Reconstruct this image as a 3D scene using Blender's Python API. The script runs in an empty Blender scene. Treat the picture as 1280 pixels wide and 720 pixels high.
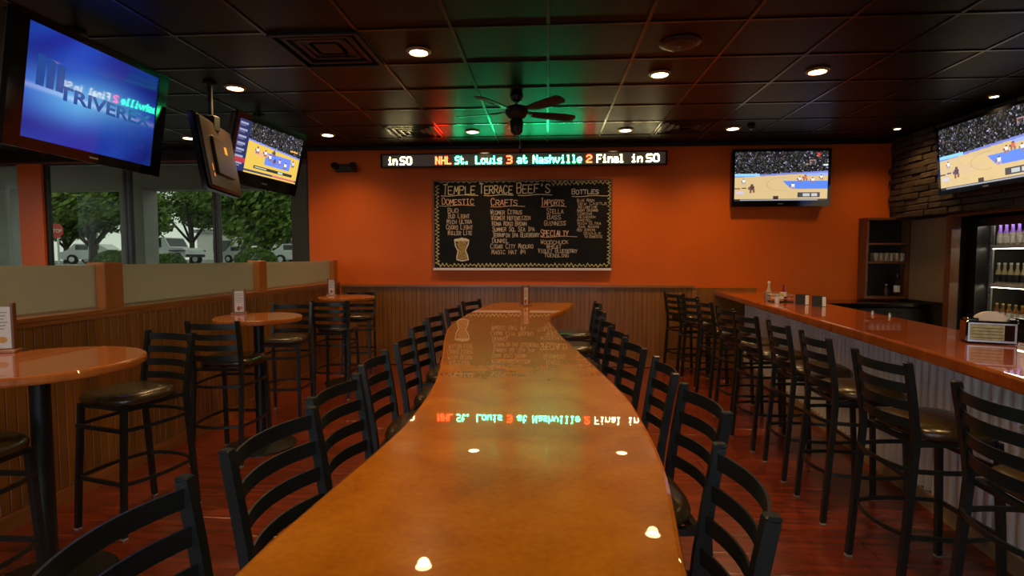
import bpy, bmesh, math, random
import numpy as np
from mathutils import Vector, Matrix
random.seed(7)
PI=math.pi
sc=bpy.context.scene
COL=sc.collection
V=Vector
# ------------------------------------------------------------------ camera, world, exposure
cd=bpy.data.cameras.new('camera'); cam=bpy.data.objects.new('camera',cd); COL.objects.link(cam)
cam.location=(0,0,1.55)
YAW=math.atan(44/670); PIT=math.atan(38/670)
cam.rotation_euler=(PI/2-PIT,0,YAW)
cd.sensor_width=36; cd.lens=36*670/1280; cd.clip_start=.02; cd.clip_end=300
sc.camera=cam
sc.view_settings.view_transform='Standard'; sc.view_settings.look='None'
sc.view_settings.gamma=1; sc.view_settings.use_curve_mapping=False
sc.view_settings.exposure=0.0
w=bpy.data.worlds.new('overcast_sky'); sc.world=w; w.use_nodes=True
bg=w.node_tree.nodes['Background']; bg.inputs[0].default_value=(.80,.88,.95,1); bg.inputs[1].default_value=2.7
CAN_W=70.0      # power of one recessed ceiling lamp
CEIL=3.13; WALL=7.65
# ------------------------------------------------------------------ helpers
def tag(o,label=None,cat=None,group=None,kind=None):
    if label: o['label']=label
    if cat: o['category']=cat
    if group: o['group']=group
    if kind: o['kind']=kind
    return o
def empty(name,loc=(0,0,0),rz=0,label=None,cat=None,group=None):
    o=bpy.data.objects.new(name,None); COL.objects.link(o); o.location=loc; o.rotation_euler=(0,0,rz)
    o.empty_display_size=.05
    return tag(o,label,cat,group)
class MB:
    def __init__(s): s.v=[]; s.f=[]; s.mi=[]; s.m=0
    def add(s,vs,fs):
        b=len(s.v); s.v+= [tuple(p) for p in vs]; s.f+= [tuple(b+i for i in f) for f in fs]; s.mi+=[s.m]*len(fs); return s
    def box(s,c,d,rz=0,mat=None):
        x,y,z=d[0]/2,d[1]/2,d[2]/2
        vs=[V((a,b,e)) for e in(-z,z) for b in(-y,y) for a in(-x,x)]
        M=mat if mat is not None else Matrix.Rotation(rz,3,'Z')
        return s.add([M@p+V(c) for p in vs],[(0,2,3,1),(4,5,7,6),(0,1,5,4),(2,6,7,3),(0,4,6,2),(1,3,7,5)])
    def bb(s,x0,x1,y0,y1,z0,z1): return s.box(((x0+x1)/2,(y0+y1)/2,(z0+z1)/2),(x1-x0,y1-y0,z1-z0))
    def cbox(s,c,d,b,rz=0):   # box with chamfered vertical+horizontal edges
        x,y,z=d[0]/2,d[1]/2,d[2]/2
        poly=[(-x+b,-y),(x-b,-y),(x,-y+b),(x,y-b),(x-b,y),(-x+b,y),(-x,y-b),(-x,-y+b)]
        M=Matrix.Rotation(rz,3,'Z'); n=8; vs=[]
        for zz,k in((-z,b),(-z+b,0),(z-b,0),(z,b)):
            for p in poly:
                q=V((p[0]*(1-k/x),p[1]*(1-k/y),zz)); vs.append(M@q+V(c))
        fs=[tuple(range(n-1,-1,-1)),tuple(range(3*n,4*n))]
        for r in range(3):
            for i in range(n): j=(i+1)%n; fs.append((r*n+i,r*n+j,r*n+n+j,r*n+n+i))
        return s.add(vs,fs)
    def slab(s,poly,z0,z1,r=.008):
        n=len(poly); P=[V(p) for p in poly]; vs=[]
        nor=[]
        for i in range(n):
            a=(P[i]-P[i-1]); b=(P[(i+1)%n]-P[i]); 
            na=V((a.y,-a.x)).normalized(); nb=V((b.y,-b.x)).normalized(); m=(na+nb); 
            m=m/max(m.length_squared/2,.35); nor.append(m)
        prof=[(r,z0),(r*.3,z0+r*.3),(0,z0+r),(0,z1-r),(r*.3,z1-r*.3),(r,z1)]
        for k,z in prof:
            for p,m in zip(P,nor): vs.append((p.x-m.x*k,p.y-m.y*k,z))
        L=len(prof); fs=[tuple(range(n-1,-1,-1)),tuple(range((L-1)*n,L*n))]
        for q in range(L-1):
            for i in range(n): j=(i+1)%n; fs.append((q*n+i,q*n+j,q*n+n+j,q*n+n+i))
        return s.add(vs,fs)
    def lathe(s,prof,n=24,c=(0,0,0),M=None):
        vs=[];fs=[]; M=M or Matrix.Identity(3)
        for r,z in prof:
            for i in range(n):
                a=2*PI*i/n; vs.append(M@V((r*math.cos(a),r*math.sin(a),z))+V(c))
        for q in range(len(prof)-1):
            for i in range(n): j=(i+1)%n; fs.append((q*n+i,q*n+j,q*n+n+j,q*n+n+i))
        if prof[0][0]>1e-5: fs.append(tuple(range(n-1,-1,-1)))
        if prof[-1][0]>1e-5: fs.append(tuple(range((len(prof)-1)*n,len(prof)*n)))
        return s.add(vs,fs)
    def sweep(s,path,w,h,up=(0,0,1),cap=True,ww=None):   # rectangular bar along path; w across, h along up
        P=[V(p) for p in path]; up=V(up); vs=[];n=len(P)
        for i,p in enumerate(P):
            t=(P[min(i+1,n-1)]-P[max(i-1,0)]).normalized(); sd=t.cross(up).normalized(); u=sd.cross(t).normalized()
            k=ww[i] if ww else w
            for a,b in((-1,-1),(1,-1),(1,1),(-1,1)): vs.append(p+sd*a*k/2+u*b*h/2)
        fs=[]
        for i in range(n-1):
            for k in range(4): j=(k+1)%4; fs.append((i*4+k,i*4+j,i*4+4+j,i*4+4+k))
        if cap: fs+= [(3,2,1,0),(n*4-4,n*4-3,n*4-2,n*4-1)]
        return s.add(vs,fs)
    def tube(s,path,r,n=8):
        P=[V(p) for p in path]; vs=[];m=len(P)
        for i,p in enumerate(P):
            t=(P[min(i+1,m-1)]-P[max(i-1,0)]).normalized()
            a=V((0,0,1)) if abs(t.z)<.9 else V((1,0,0)); sd=t.cross(a).normalized(); u=sd.cross(t)
            rr=r[i] if isinstance(r,(list,tuple)) else r
            for k in range(n):
                g=2*PI*k/n; vs.append(p+sd*rr*math.cos(g)+u*rr*math.sin(g))
        fs=[(i*n+k,i*n+(k+1)%n,i*n+n+(k+1)%n,i*n+n+k) for i in range(m-1) for k in range(n)]
        fs+=[tuple(range(n-1,-1,-1)),tuple(range((m-1)*n,m*n))]
        return s.add(vs,fs)
    def build(s,name,mats,parent=None,loc=(0,0,0),smooth=35):
        me=bpy.data.meshes.new(name); me.from_pydata(s.v,[],s.f)
        if not isinstance(mats,(list,tuple)): mats=[mats]
        for m in mats: me.materials.append(m)
        if len(mats)>1: me.polygons.foreach_set('material_index',s.mi)
        bm=bmesh.new(); bm.from_mesh(me); bmesh.ops.recalc_face_normals(bm,faces=bm.faces); bm.to_mesh(me); bm.free()
        if smooth:
            me.shade_smooth(); me.set_sharp_from_angle(angle=math.radians(smooth))
        o=bpy.data.objects.new(name,me); COL.objects.link(o)
        if parent: o.parent=parent
        o.location=loc
        return o
def link_mesh(name,me,parent,loc,rot=(0,0,0)):
    o=bpy.data.objects.new(name,me); COL.objects.link(o); o.parent=parent; o.location=loc; o.rotation_euler=rot; return o
ORD=['leftmost']+[q+' from the left' for q in ('second','third','fourth','fifth','sixth','seventh')]
def dup(root,loc,rz,label=None,group=None):
    r=root.copy(); COL.objects.link(r); r.location=loc; r.rotation_euler=(0,0,rz)
    if label: r['label']=label
    if group: r['group']=group
    for ch in list(root.children):
        c=ch.copy(); COL.objects.link(c); c.parent=r
        for g in list(ch.children):
            d=g.copy(); COL.objects.link(d); d.parent=c
    return r
# ------------------------------------------------------------------ materials
def mat(name,col,rough=.5,metal=0,coat=0,coat_rough=.03,var=0,scale=(8,8,8),bump=0,spec=.5,emit=None,es=1,detail=4,coordobj=True):
    m=bpy.data.materials.new(name); m.use_nodes=True; nt=m.node_tree; b=nt.nodes['Principled BSDF']
    b.inputs['Base Color'].default_value=(*col,1); b.inputs['Roughness'].default_value=rough
    b.inputs['Metallic'].default_value=metal; b.inputs['Coat Weight'].default_value=coat
    b.inputs['Coat Roughness'].default_value=coat_rough; b.inputs['Specular IOR Level'].default_value=spec
    if emit: b.inputs['Emission Color'].default_value=(*emit,1); b.inputs['Emission Strength'].default_value=es
    if var or bump:
        tc=nt.nodes.new('ShaderNodeTexCoord'); mp=nt.nodes.new('ShaderNodeMapping'); mp.inputs['Scale'].default_value=scale
        nz=nt.nodes.new('ShaderNodeTexNoise'); nz.inputs['Scale'].default_value=1; nz.inputs['Detail'].default_value=detail
        nt.links.new(tc.outputs['Object'],mp.inputs[0]); nt.links.new(mp.outputs[0],nz.inputs['Vector'])
        if var:
            r=nt.nodes.new('ShaderNodeValToRGB'); r.color_ramp.elements[0].position=.3; r.color_ramp.elements[1].position=.7
            r.color_ramp.elements[0].color=(*[c*(1-var) for c in col],1); r.color_ramp.elements[1].color=(*[min(c*(1+var),1) for c in col],1)
            nt.links.new(nz.outputs['Fac'],r.inputs[0]); nt.links.new(r.outputs[0],b.inputs['Base Color'])
        if bump:
            bp=nt.nodes.new('ShaderNodeBump'); bp.inputs['Strength'].default_value=bump; bp.inputs['Distance'].default_value=.01
            nt.links.new(nz.outputs['Fac'],bp.inputs['Height']); nt.links.new(bp.outputs[0],b.inputs['Normal'])
    return m
def emis(name,col,s,gloss=False):
    m=bpy.data.materials.new(name); m.use_nodes=True; b=m.node_tree.nodes['Principled BSDF']
    b.inputs['Base Color'].default_value=(.01,.01,.01,1); b.inputs['Emission Color'].default_value=(*col,1); b.inputs['Emission Strength'].default_value=s
    b.inputs['Roughness'].default_value=.3
    return m
M={}
M['orange']=mat('orange_wall_paint',(.68,.122,.005),.55,var=.06,scale=(1.5,1.5,1.5),bump=.05,spec=.3)
M['ceil']=mat('dark_ceiling_tile',(.008,.007,.003),.42,var=.12,scale=(40,40,40),bump=.12,spec=.15)
M['grid']=mat('ceiling_grid_metal',(.035,.03,.02),.25,metal=.5)
M['black']=mat('black_paint',(.008,.008,.008),.5)
M['plank']=mat('red_brown_floor_plank',(.17,.024,.007),.25,var=.40,scale=(2,22,2),bump=.06,coat=.3,coat_rough=.2)
M['bead']=mat('stained_beadboard',(.25,.098,.013),.35,var=.25,scale=(14,14,1.2),coat=.3,coat_rough=.15)
M['trim']=mat('stained_wood_trim',(.33,.12,.03),.3,var=.2,scale=(3,3,20),coat=.4,coat_rough=.1)
M['post']=mat('honey_wood_post',(.36,.13,.03),.3,var=.15,scale=(8,8,1.5),coat=.5,coat_rough=.08)
M['metal']=mat('black_powder_coated_steel',(.010,.014,.0135),.30,metal=.0,spec=.5,bump=.04,var=.1,scale=(60,60,60))
M['vinyl']=mat('dark_vinyl_seat',(.045,.028,.009),.27,var=.15,scale=(30,30,30),bump=.06,spec=.7)
M['cap']=mat('grey_glide',(.35,.34,.32),.4,metal=.6)
M['steel']=mat('brushed_steel',(.5,.5,.5),.3,metal=.9)
M['corr']=mat('galvanised_corrugated_steel',(.86,.89,.88),.38,metal=.3,var=.12,scale=(6,6,3))
M['white']=mat('white_plastic',(.75,.73,.68),.4)
M['card']=mat('printed_card',(.72,.68,.6),.4)
M['bezel']=mat('gloss_black_bezel',(.006,.006,.007),.08,spec=.6)
M['tvback']=mat('brown_black_tv_back',(.035,.02,.012),.35)
M['darkcab']=mat('dark_cabinet',(.012,.009,.008),.35)
M['cabwood']=mat('cabinet_wood',(.16,.055,.018),.35,var=.25,scale=(12,12,1.5),coat=.2)
M['grout']=mat('dark_grout',(.014,.011,.009),.8)
M['panel']=mat('taupe_wall_panel',(.22,.15,.08),.45,var=.1,scale=(2,2,2))
M['frame']=mat('dark_bronze_frame',(.03,.028,.025),.35,metal=.4)
def wood_top(name,c1,c2,c3,sc_=(1.6,5,1)):
    m=mat(name,c2,.25,coat=.74,coat_rough=.012,spec=.15); nt=m.node_tree; b=nt.nodes['Principled BSDF']
    tc=nt.nodes.new('ShaderNodeTexCoord'); mp=nt.nodes.new('ShaderNodeMapping'); mp.inputs['Scale'].default_value=sc_
    n1=nt.nodes.new('ShaderNodeTexNoise'); n1.inputs['Scale'].default_value=2.2; n1.inputs['Detail'].default_value=8; n1.inputs['Distortion'].default_value=.6
    n2=nt.nodes.new('ShaderNodeTexNoise'); n2.inputs['Scale'].default_value=26; n2.inputs['Detail'].default_value=5
    ad=nt.nodes.new('ShaderNodeMath'); ad.operation='MULTIPLY_ADD'; ad.inputs[1].default_value=.45
    r=nt.nodes.new('ShaderNodeValToRGB'); e=r.color_ramp.elements; e[0].position=.42; e[0].color=(*c1,1); e[1].position=.95; e[1].color=(*c3,1)
    k=e.new(.66); k.color=(*c2,1)
    L=nt.links.new
    L(tc.outputs['Object'],mp.inputs[0]); L(mp.outputs[0],n1.inputs['Vector']); L(mp.outputs[0],n2.inputs['Vector'])
    L(n2.outputs['Fac'],ad.inputs[0]); L(n1.outputs['Fac'],ad.inputs[2]); L(ad.outputs[0],r.inputs[0]); L(r.outputs[0],b.inputs['Base Color'])
    return m
M['table']=wood_top('varnished_maple',(.38,.108,.004),(.52,.155,.005),(.64,.215,.008),(2.6,3.2,1))
M['bartop']=wood_top('varnished_red_brown_bar',(.26,.045,.004),(.33,.065,.006),(.40,.09,.010))
M['pub']=wood_top('varnished_pub_table',(.30,.07,.01),(.40,.11,.018),(.46,.15,.03),(5,1.5,1))
# glass
def glass(name,tint,fac):
    m=bpy.data.materials.new(name); m.use_nodes=True; nt=m.node_tree; nt.nodes.remove(nt.nodes['Principled BSDF'])
    t=nt.nodes.new('ShaderNodeBsdfTransparent'); t.inputs[0].default_value=(*tint,1)
    g=nt.nodes.new('ShaderNodeBsdfGlossy'); g.inputs['Roughness'].default_value=.02
    f=nt.nodes.new('ShaderNodeFresnel'); mx=nt.nodes.new('ShaderNodeMixShader'); mu=nt.nodes.new('ShaderNodeMath'); mu.operation='MULTIPLY'; mu.inputs[1].default_value=fac
    L=nt.links.new; L(f.outputs[0],mu.inputs[0]); L(mu.outputs[0],mx.inputs[0]); L(t.outputs[0],mx.inputs[1]); L(g.outputs[0],mx.inputs[2]); L(mx.outputs[0],nt.nodes['Material Output'].inputs[0])
    return m
M['glass']=glass('tinted_window_glass',(.50,.52,.44),.07)
M['daylight']=glass('lightly_tinted_glass',(.92,.94,.95),.6)
M['clear']=glass('clear_glass',(.9,.92,.9),1)
def frosted():
    m=bpy.data.materials.new('frosted_glass'); m.use_nodes=True; nt=m.node_tree; nt.nodes.remove(nt.nodes['Principled BSDF'])
    t=nt.nodes.new('ShaderNodeBsdfTranslucent'); t.inputs[0].default_value=(.85,.83,.62,1)
    d=nt.nodes.new('ShaderNodeBsdfDiffuse'); d.inputs[0].default_value=(.36,.33,.21,1)
    g=nt.nodes.new('ShaderNodeBsdfGlossy'); g.inputs['Roughness'].default_value=.35
    a=nt.nodes.new('ShaderNodeMixShader'); a.inputs[0].default_value=.5; b=nt.nodes.new('ShaderNodeMixShader'); b.inputs[0].default_value=.05
    L=nt.links.new; L(t.outputs[0],a.inputs[1]); L(d.outputs[0],a.inputs[2]); L(a.outputs[0],b.inputs[1]); L(g.outputs[0],b.inputs[2]); L(b.outputs[0],nt.nodes['Material Output'].inputs[0])
    return m
M['frost']=frosted()
# ------------------------------------------------------------------ room shell
XL,XR,YB,YF=-8.67,4.64,-1.0,WALL
def struct(o): return tag(o,kind='structure')
fl=struct(MB().bb(XL-.2,6.2,YB-.2,YF+.2,-.12,-.012).build('floor',M['grout']))
pm=[]
for s in (2.3,):
    b=MB(); b.cbox((0,0,0),(2.33,.1885,.012),.0012); o=b.build('plank',M['plank'],fl); base=o.data
y=YB+.1; first=True; r=0
while y<YF:
    x=XL-.2-(r*0.87)%2.33
    while x<5.2:
        if first: o.location=(x+1.16,y,-.006); first=False
        else: link_mesh('plank',base,fl,(x+1.165,y,-.006))
        x+=2.335
    y+=.19; r+=1
# back wall: solid from x=-3.5 to right; window wall to the left
bw=MB(); bw.bb(-3.47,6.1,WALL,WALL+.15,0,CEIL+.1)
struct(bw.build('wall_back',M['orange']))
# wainscot on the back wall: beadboard with real grooves
def beadstrip(name,x0,x1,z0,z1,y,depth=.018,pitch=.062,parent=None,vert=False):
    b=MB(); n=max(1,int(round((x1-x0)/pitch))); p=(x1-x0)/n; g=.005
    for i in range(n):
        a=x0+i*p; 
        b.add([(a+g/2,y-depth+.004,z0),(a+g,y-depth,z0),(a+p-g,y-depth,z0),(a+p-g/2,y-depth+.004,z0),
               (a+g/2,y-depth+.004,z1),(a+g,y-depth,z1),(a+p-g,y-depth,z1),(a+p-g/2,y-depth+.004,z1),
               (a-g/2,y-depth+.006,z0),(a-g/2,y-depth+.006,z1),(a+g/2,y-depth+.006,z0),(a+g/2,y-depth+.006,z1)],
              [(0,1,5,4),(1,2,6,5),(2,3,7,6),(8,10,11,9),(10,0,4,11)])
    b.bb(x0,x1,y-.006,y-.001,z0,z1)
    return b.build(name,M['bead'],parent,smooth=0)
ws=empty('trim_1',(0,0,0)); struct(ws)
beadstrip('beadboard',-3.0,2.02,.10,1.13,WALL,parent=ws)
MB().bb(-3.0,2.06,WALL-.045,WALL,1.13,1.165).build('cap_rail',M['trim'],ws)
MB().bb(2.02,2.08,WALL-.03,WALL,.0,1.13).build('corner_stile',M['trim'],ws)
MB().bb(2.08,2.9,WALL-.02,WALL,.1,1.13).build('wood_panel',M['bead'],ws)
b=MB(); b.sweep([(-3.0,WALL-.012,.05),(2.9,WALL-.012,.05)],.024,.10); struct(b.build('baseboard_back',M['trim']))
b=MB(); b.bb(-9,5.2,WALL-.04,WALL+.0,CEIL-.045,CEIL); struct(b.build('trim_2',M['black']))
# right wall: stone veneer header above the bar back, recessed lower wall with cooler opening
rw=MB()
rw.bb(XR,6.1,YB,WALL,2.06,CEIL+.1)
rw.bb(4.82,5.0,6.78,WALL,0,2.06); rw.bb(4.82,5.0,YB,4.40,0,2.06); rw.bb(5.95,6.1,YB,WALL,0,2.06)
rwo=struct(rw.build('wall_right',M['grout']))
stone_mats=[mat('stone_a',(.045,.030,.016),.75,var=.35,scale=(14,14,14),bump=.5),mat('stone_b',(.030,.021,.013),.75,var=.35,scale=(14,14,14),bump=.5),mat('stone_c',(.060,.038,.019),.75,var=.3,scale=(14,14,14),bump=.5)]
sm=[]
for k in range(6):
    b=MB(); L=[.30,.22,.38][k%3]; b.cbox((0,0,0),(.05,L-.01,.068),.009)
    b.v=[(x+random.uniform(-.006,.006),y+random.uniform(-.004,.004),z+random.uniform(-.004,.004)) for x,y,z in b.v]
    o=b.build('stone',stone_mats[(k*2+k//3)%3],smooth=0); sm.append((o.data,L)); bpy.data.objects.remove(o)
z=2.10; cnt=0
while z<CEIL-.03:
    y=WALL-random.uniform(0,.2)
    while y>3.55 and cnt<298:
        me,L=random.choice(sm); 
        if y-L<3.4: break
        link_mesh('stone',me,rwo,(XR-.015+random.uniform(-.012,.012),min(y-L/2,WALL-L/2),z),(0,0,0)); y-=L; cnt+=1
    z+=.076
MB().bb(4.80,4.82,6.78,7.45,1.0,2.04).build('taupe_panel',M['panel'],rwo)
b=MB(); b.bb(4.77,4.87,6.69,6.78,0,2.06); b.bb(4.77,4.87,4.40,4.46,0,2.06); b.bb(4.77,4.87,4.40,6.69,2.03,2.06); b.build('opening_frame',M['cabwood'],rwo)
# left outer wall, wall behind the camera (never in view): they carry the storefront windows whose daylight reaches the room
lw=MB(); lw.bb(XL-.15,XL,YB,WALL,0,.6); lw.bb(XL-.15,XL,YB,WALL,2.75,CEIL+.1)
for y0 in (-1,1.2,3.6,6.0): lw.bb(XL-.15,XL,y0,y0+.35,.6,2.75)
lw.bb(XL-.15,XL,7.3,WALL+.15,.6,2.75)
struct(lw.build('wall_left',M['orange']))
b=MB(); b.bb(XL-.1,XL-.09,-.7,7.4,.6,2.75); struct(b.build('window_4',M['daylight']))
b=MB(); b.bb(XL,6.1,YB-.15,YB,0,.4); b.bb(XL,6.1,YB-.15,YB,2.75,CEIL+.1); b.bb(XL,-6.4,YB-.15,YB,.4,2.75); b.bb(-3.7,-3.5,YB-.15,YB,.4,2.75); b.bb(-.9,-.7,YB-.15,YB,.4,2.75); b.bb(1.5,6.1,YB-.15,YB,.4,2.75); struct(b.build('wall_front',M['orange']))
b=MB(); b.bb(-6.4,-3.7,YB-.10,YB-.09,.4,2.75); struct(b.build('window_6',M['daylight'])); b=MB(); b.bb(-3.5,-.9,YB-.10,YB-.09,.4,2.75); struct(b.build('window_7',M['daylight'])); b=MB(); b.bb(-.7,1.5,YB-.10,YB-.09,.4,2.75); struct(b.build('window_8',M['daylight']))
# window wall (continues the back wall to the left)
wx=[(-8.66,-7.95),(-7.57,-6.29),(-6.26,-4.91),(-4.89,-3.47)]
ww=MB(); ww.bb(-9.0,-3.47,WALL,WALL+.15,0,.75)
ww.m=1; ww.bb(-9.0,-3.47,WALL,WALL+.15,2.97,CEIL+.1); ww.m=0
ww.bb(-7.95,-7.57,WALL-.02,WALL+.12,.75,2.97)
wwo=struct(ww.build('wall_back_left',[M['orange'],M['frame']]))
b=MB(); b.bb(-9,-3.47,WALL-.03,WALL+.0,2.945,2.975); b.build('header_trim',M['cabwood'],wwo)
for i,(a,c) in enumerate(wx):
    wo=struct(empty(f'window_{i+1}' if i<3 else 'window_5',((a+c)/2,WALL+.06,0)))
    h=(c-a)/2; b=MB(); f=.035
    b.bb(-h,-h+f,-.04,.04,.75,2.97); b.bb(h-f,h,-.04,.04,.75,2.97); b.bb(-h+f,h-f,-.04,.04,.75,.8); b.bb(-h+f,h-f,-.04,.04,2.93,2.97)
    b.build('window_frame',M['frame'],wo,smooth=0)
    if i in(1,2): MB().bb(h-f-.028,h-f-.002,.03,.05,.8,2.93).build('sunlit_edge_strip',M['white'],wo,smooth=0)  # white strip added to paint the sunlit outer edge of the mullion
    MB().bb(-h+f,h-f,-.004,.004,.8,2.93).build('pane',M['glass'],wo,smooth=0)
# ceiling: slab, tiles, grid
G=2/3; GY0=6.42
co=struct(MB().bb(XL-.2,6.1,YB-.2,WALL+.2,CEIL+.03,CEIL+.15).build('ceiling',M['black']))
xs=[k*G for k in range(-13,8)]; ys=[GY0+G*k for k in range(-11,3)]
ys=[y for y in ys if y<WALL+.2]
holes=[]
CANS=[(-1.0,4.2),(.97,4.84),(2.3,4.85),(-2.93,4.96),(-.95,6.85),(.97,6.89),(2.28,6.89),(-2.85,6.9),(-4.77,6.96),
      (-1.0,1.6),(.97,2.0),(2.3,2.2),(-2.9,2.3),(-6.7,6.9),(-4.9,4.6),(-4.9,2.2)]
tile=MB(); tile.cbox((0,0,0),(G-.02,G-.02,.016),.004)
to=tile.build('ceiling_tile',M['ceil'],co); tme=to.data; bpy.data.objects.remove(to)
SPECIAL=[(-1.667,4.087),(-1.667,6.753),(1.667,6.753)]
for x in xs:
    for y in ys[:-1]:
        cx,cy=x+G/2,y+G/2
        if cy>WALL-.05 and cy-G/2>WALL: continue
        if cy<YB or cx<XL-.1: continue
        if any(abs(cx-a)<.1 and abs(cy-c)<.1 for a,c in SPECIAL): continue
        if cy+G/2>WALL:   # cut row at the wall
            o=link_mesh('ceiling_tile',tme,co,(cx,(y+WALL)/2,CEIL+.012)); o.scale=(1,max(.05,(WALL-y-.01)/(G-.02)),1)
        else: link_mesh('ceiling_tile',tme,co,(cx,cy,CEIL+.012))
b=MB()
for x in xs: b.bb(x-.012,x+.012,YB,WALL-.01,CEIL-.003,CEIL+.02)
for y in ys:
    if YB<y<WALL: b.bb(XL,5.5,y-.012,y+.012,CEIL-.0035,CEIL+.019)
b.build('ceiling_grid',M['grid'],co,smooth=0)
# half wall on the left with frosted glass above
hw=struct(MB().bb(-3.19,-3.05,YB,WALL-.02,0,1.17).build('wall_partition',M['bead']))
def beadside(x,y0,y1,z0,z1,parent):
    b=MB(); n=int(round((y1-y0)/.062)); p=(y1-y0)/n; g=.005; d=.016
    for i in range(n):
        a=y0+i*p
        b.add([(x+d-.004,a+g/2,z0),(x+d,a+g,z0),(x+d,a+p-g,z0),(x+d-.004,a+p-g/2,z0),
               (x+d-.004,a+g/2,z1),(x+d,a+g,z1),(x+d,a+p-g,z1),(x+d-.004,a+p-g/2,z1),
               (x+d-.007,a-g/2,z0),(x+d-.007,a-g/2,z1),(x+d-.007,a+g/2,z0),(x+d-.007,a+g/2,z1)],
              [(0,1,5,4),(1,2,6,5),(2,3,7,6),(8,10,11,9),(10,0,4,11)])
    return b.build('beadboard',M['bead'],parent,smooth=0)
beadside(-3.05,YB+.05,WALL-.03,.1,1.15,hw)
b=MB(); b.bb(-3.21,-3.015,YB,WALL-.02,1.17,1.195); b.bb(-3.045,-3.022,YB,WALL-.03,1.14,1.17); b.build('cap_rail',M['trim'],hw)
MB().bb(-3.05,-3.022,YB,WALL-.03,0,.095).build('shoe_board',M['trim'],hw)
ps=[(1.2,1.37),(3.51,3.68),(5.51,5.67),(7.5,7.63)]
for a,c in ps:
    b=MB(); b.cbox((-3.12,(a+c)/2,1.355),(.13,c-a,.325),.006); b.build('post',M['post'],hw)
edges=[YB+.05]+[v for p in ps for v in p]
for i in range(0,8,2):
    a,c=edges[i],edges[i+1]
    MB().bb(-3.127,-3.115,a+.005,c-.005,1.2,1.50).build('frosted_pane',M['frost'],hw,smooth=0)
    MB().bb(-3.135,-3.107,a,c,1.195,1.212).build('glass_channel',M['steel'],hw,smooth=0)
# ------------------------------------------------------------------ recessed ceiling lamps
lamp_e=emis('warm_lamp_lens',(1,.72,.36),22)
trimring=mat('lamp_trim_ring',(.45,.33,.18),.35,metal=.3)
canlab={0:'nearest recessed ceiling lamp, beside the big square ceiling vent',1:'recessed lamp beside the round ceiling speaker',2:'recessed lamp right of the ceiling speaker, above the bar stools',
3:'recessed lamp above the left pub tables, beside the blue television',4:'small recessed lamp behind the ceiling fan, left of its hub',5:'small recessed lamp near the wall, right of the ceiling fan',6:'small recessed lamp above the wall television',
7:'small recessed lamp above the emergency light in the left corner',8:'far left recessed lamp seen beyond the back of the hung television',
}
canlab.update({9:'recessed lamp over the near end of the big table, left of its edge',10:'recessed lamp over the near end of the big table, right of its edge',11:'recessed lamp over the near end of the bar',12:'recessed lamp over the nearest round pub table',
13:'recessed lamp beyond the partition in the far window corner',14:'recessed lamp beyond the partition, level with the middle round table',15:'recessed lamp beyond the partition, level with the nearest round table'})
def can(i,x,y,r=.085,pw=CAN_W,lab=None,spot=True):
    t=empty('recessed_lamp',(x,y,CEIL-.004),0,lab or 'recessed ceiling lamp behind the camera, out of the picture','ceiling light','recessed ceiling lamps')
    b=MB(); b.lathe([(r*.80,.004),(r*.82,-.012),(r*1.0,-.010),(r*1.12,.0),(r*1.1,.006)],28); b.build('trim_ring',trimring,t)
    b=MB(); b.lathe([(.0001,-.014),(r*.4,-.013),(r*.8,-.004)],24); b.build('lens',lamp_e,t)
    if spot:
        l=bpy.data.lights.new('lamp_light','SPOT'); l.energy=pw; l.color=(1,.60,.25); l.spot_size=math.radians(136); l.spot_blend=1; l.shadow_soft_size=.05
        lo=bpy.data.objects.new('lamp_light',l); COL.objects.link(lo); lo.parent=t; lo.location=(0,0,-.03)
    return t
for i,(x,y) in enumerate(CANS):
    can(i,x*.99,y*.988,lab=canlab.get(i))
can(90,4.26,6.94,.045,30,'tiny recessed lamp in the dark corner above the shelf cabinet')
can(91,4.35,5.63,.045,30,'tiny recessed lamp above the television on the stone wall')
# ------------------------------------------------------------------ ceiling fittings
t=empty('ceiling_vent',(-1.667,4.087,CEIL),0,'large square black ceiling vent left of the nearest recessed lamp','vent')
b=MB(); h=.315
for k in range(4):
    s=h-k*.07; z=-.012+.01*k
    for sx,sy,dx,dy in((0,-s,s,.028),(0,s,s,.028),(-s,0,.028,s),(s,0,.028,s)): b.box((sx,sy,z),(max(dx*2,.03) if dx>.1 else .03,max(dy*2,.03) if dy>.1 else .03,.012))
b.build('louvre',M['black'],t); MB().bb(-.32,.32,-.32,.32,.012,.02).build('backing',M['black'],t)
for x,lab in((-1.667,'slotted ceiling vent near the back wall, left of the ceiling fan'),(1.667,'slotted ceiling vent near the back wall, right of the ceiling fan')):
    t=empty('slot_vent',(x,6.753,CEIL),0,lab,'vent','slotted ceiling vents')
    MB().bb(-.32,.32,-.32,.32,.008,.016).build('backing',M['black'],t)
    for k in range(4):
        s=.30-k*.075
        b=MB()
        for c,d in(((0,-s),(2*s,.02)),((0,s),(2*s,.02)),((-s,0),(.02,2*s)),((s,0),(.02,2*s))): b.box((c[0],c[1],-.002),(d[0]+.02,d[1],.014) if d[0]>d[1] else (d[0],d[1]+.0,.014))
        b.build('louvre',M['grid'],t,smooth=0)
t=empty('ceiling_speaker',(.97,4.12,CEIL),0,'round dark speaker grille in the ceiling beside a lamp','speaker')
b=MB(); b.lathe([(.10,-.018),(.13,-.014),(.15,-.004),(.15,.004)],32); b.build('rim',M['frame'],t)
b=MB(); b.lathe([(.0001,-.022),(.05,-.021),(.1,-.017)],32); b.build('grille',M['black'],t)
b=MB(); b.lathe([(.0001,-.03),(.008,-.026),(.008,-.02)],10,(.0,.0,0)); b.build('centre_stud',M['steel'],t)
t=empty('ceiling_sprinkler',(2.42,6.66,CEIL),0,'small dark sensor fitting beside the lamp above the wall television','sensor')
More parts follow.
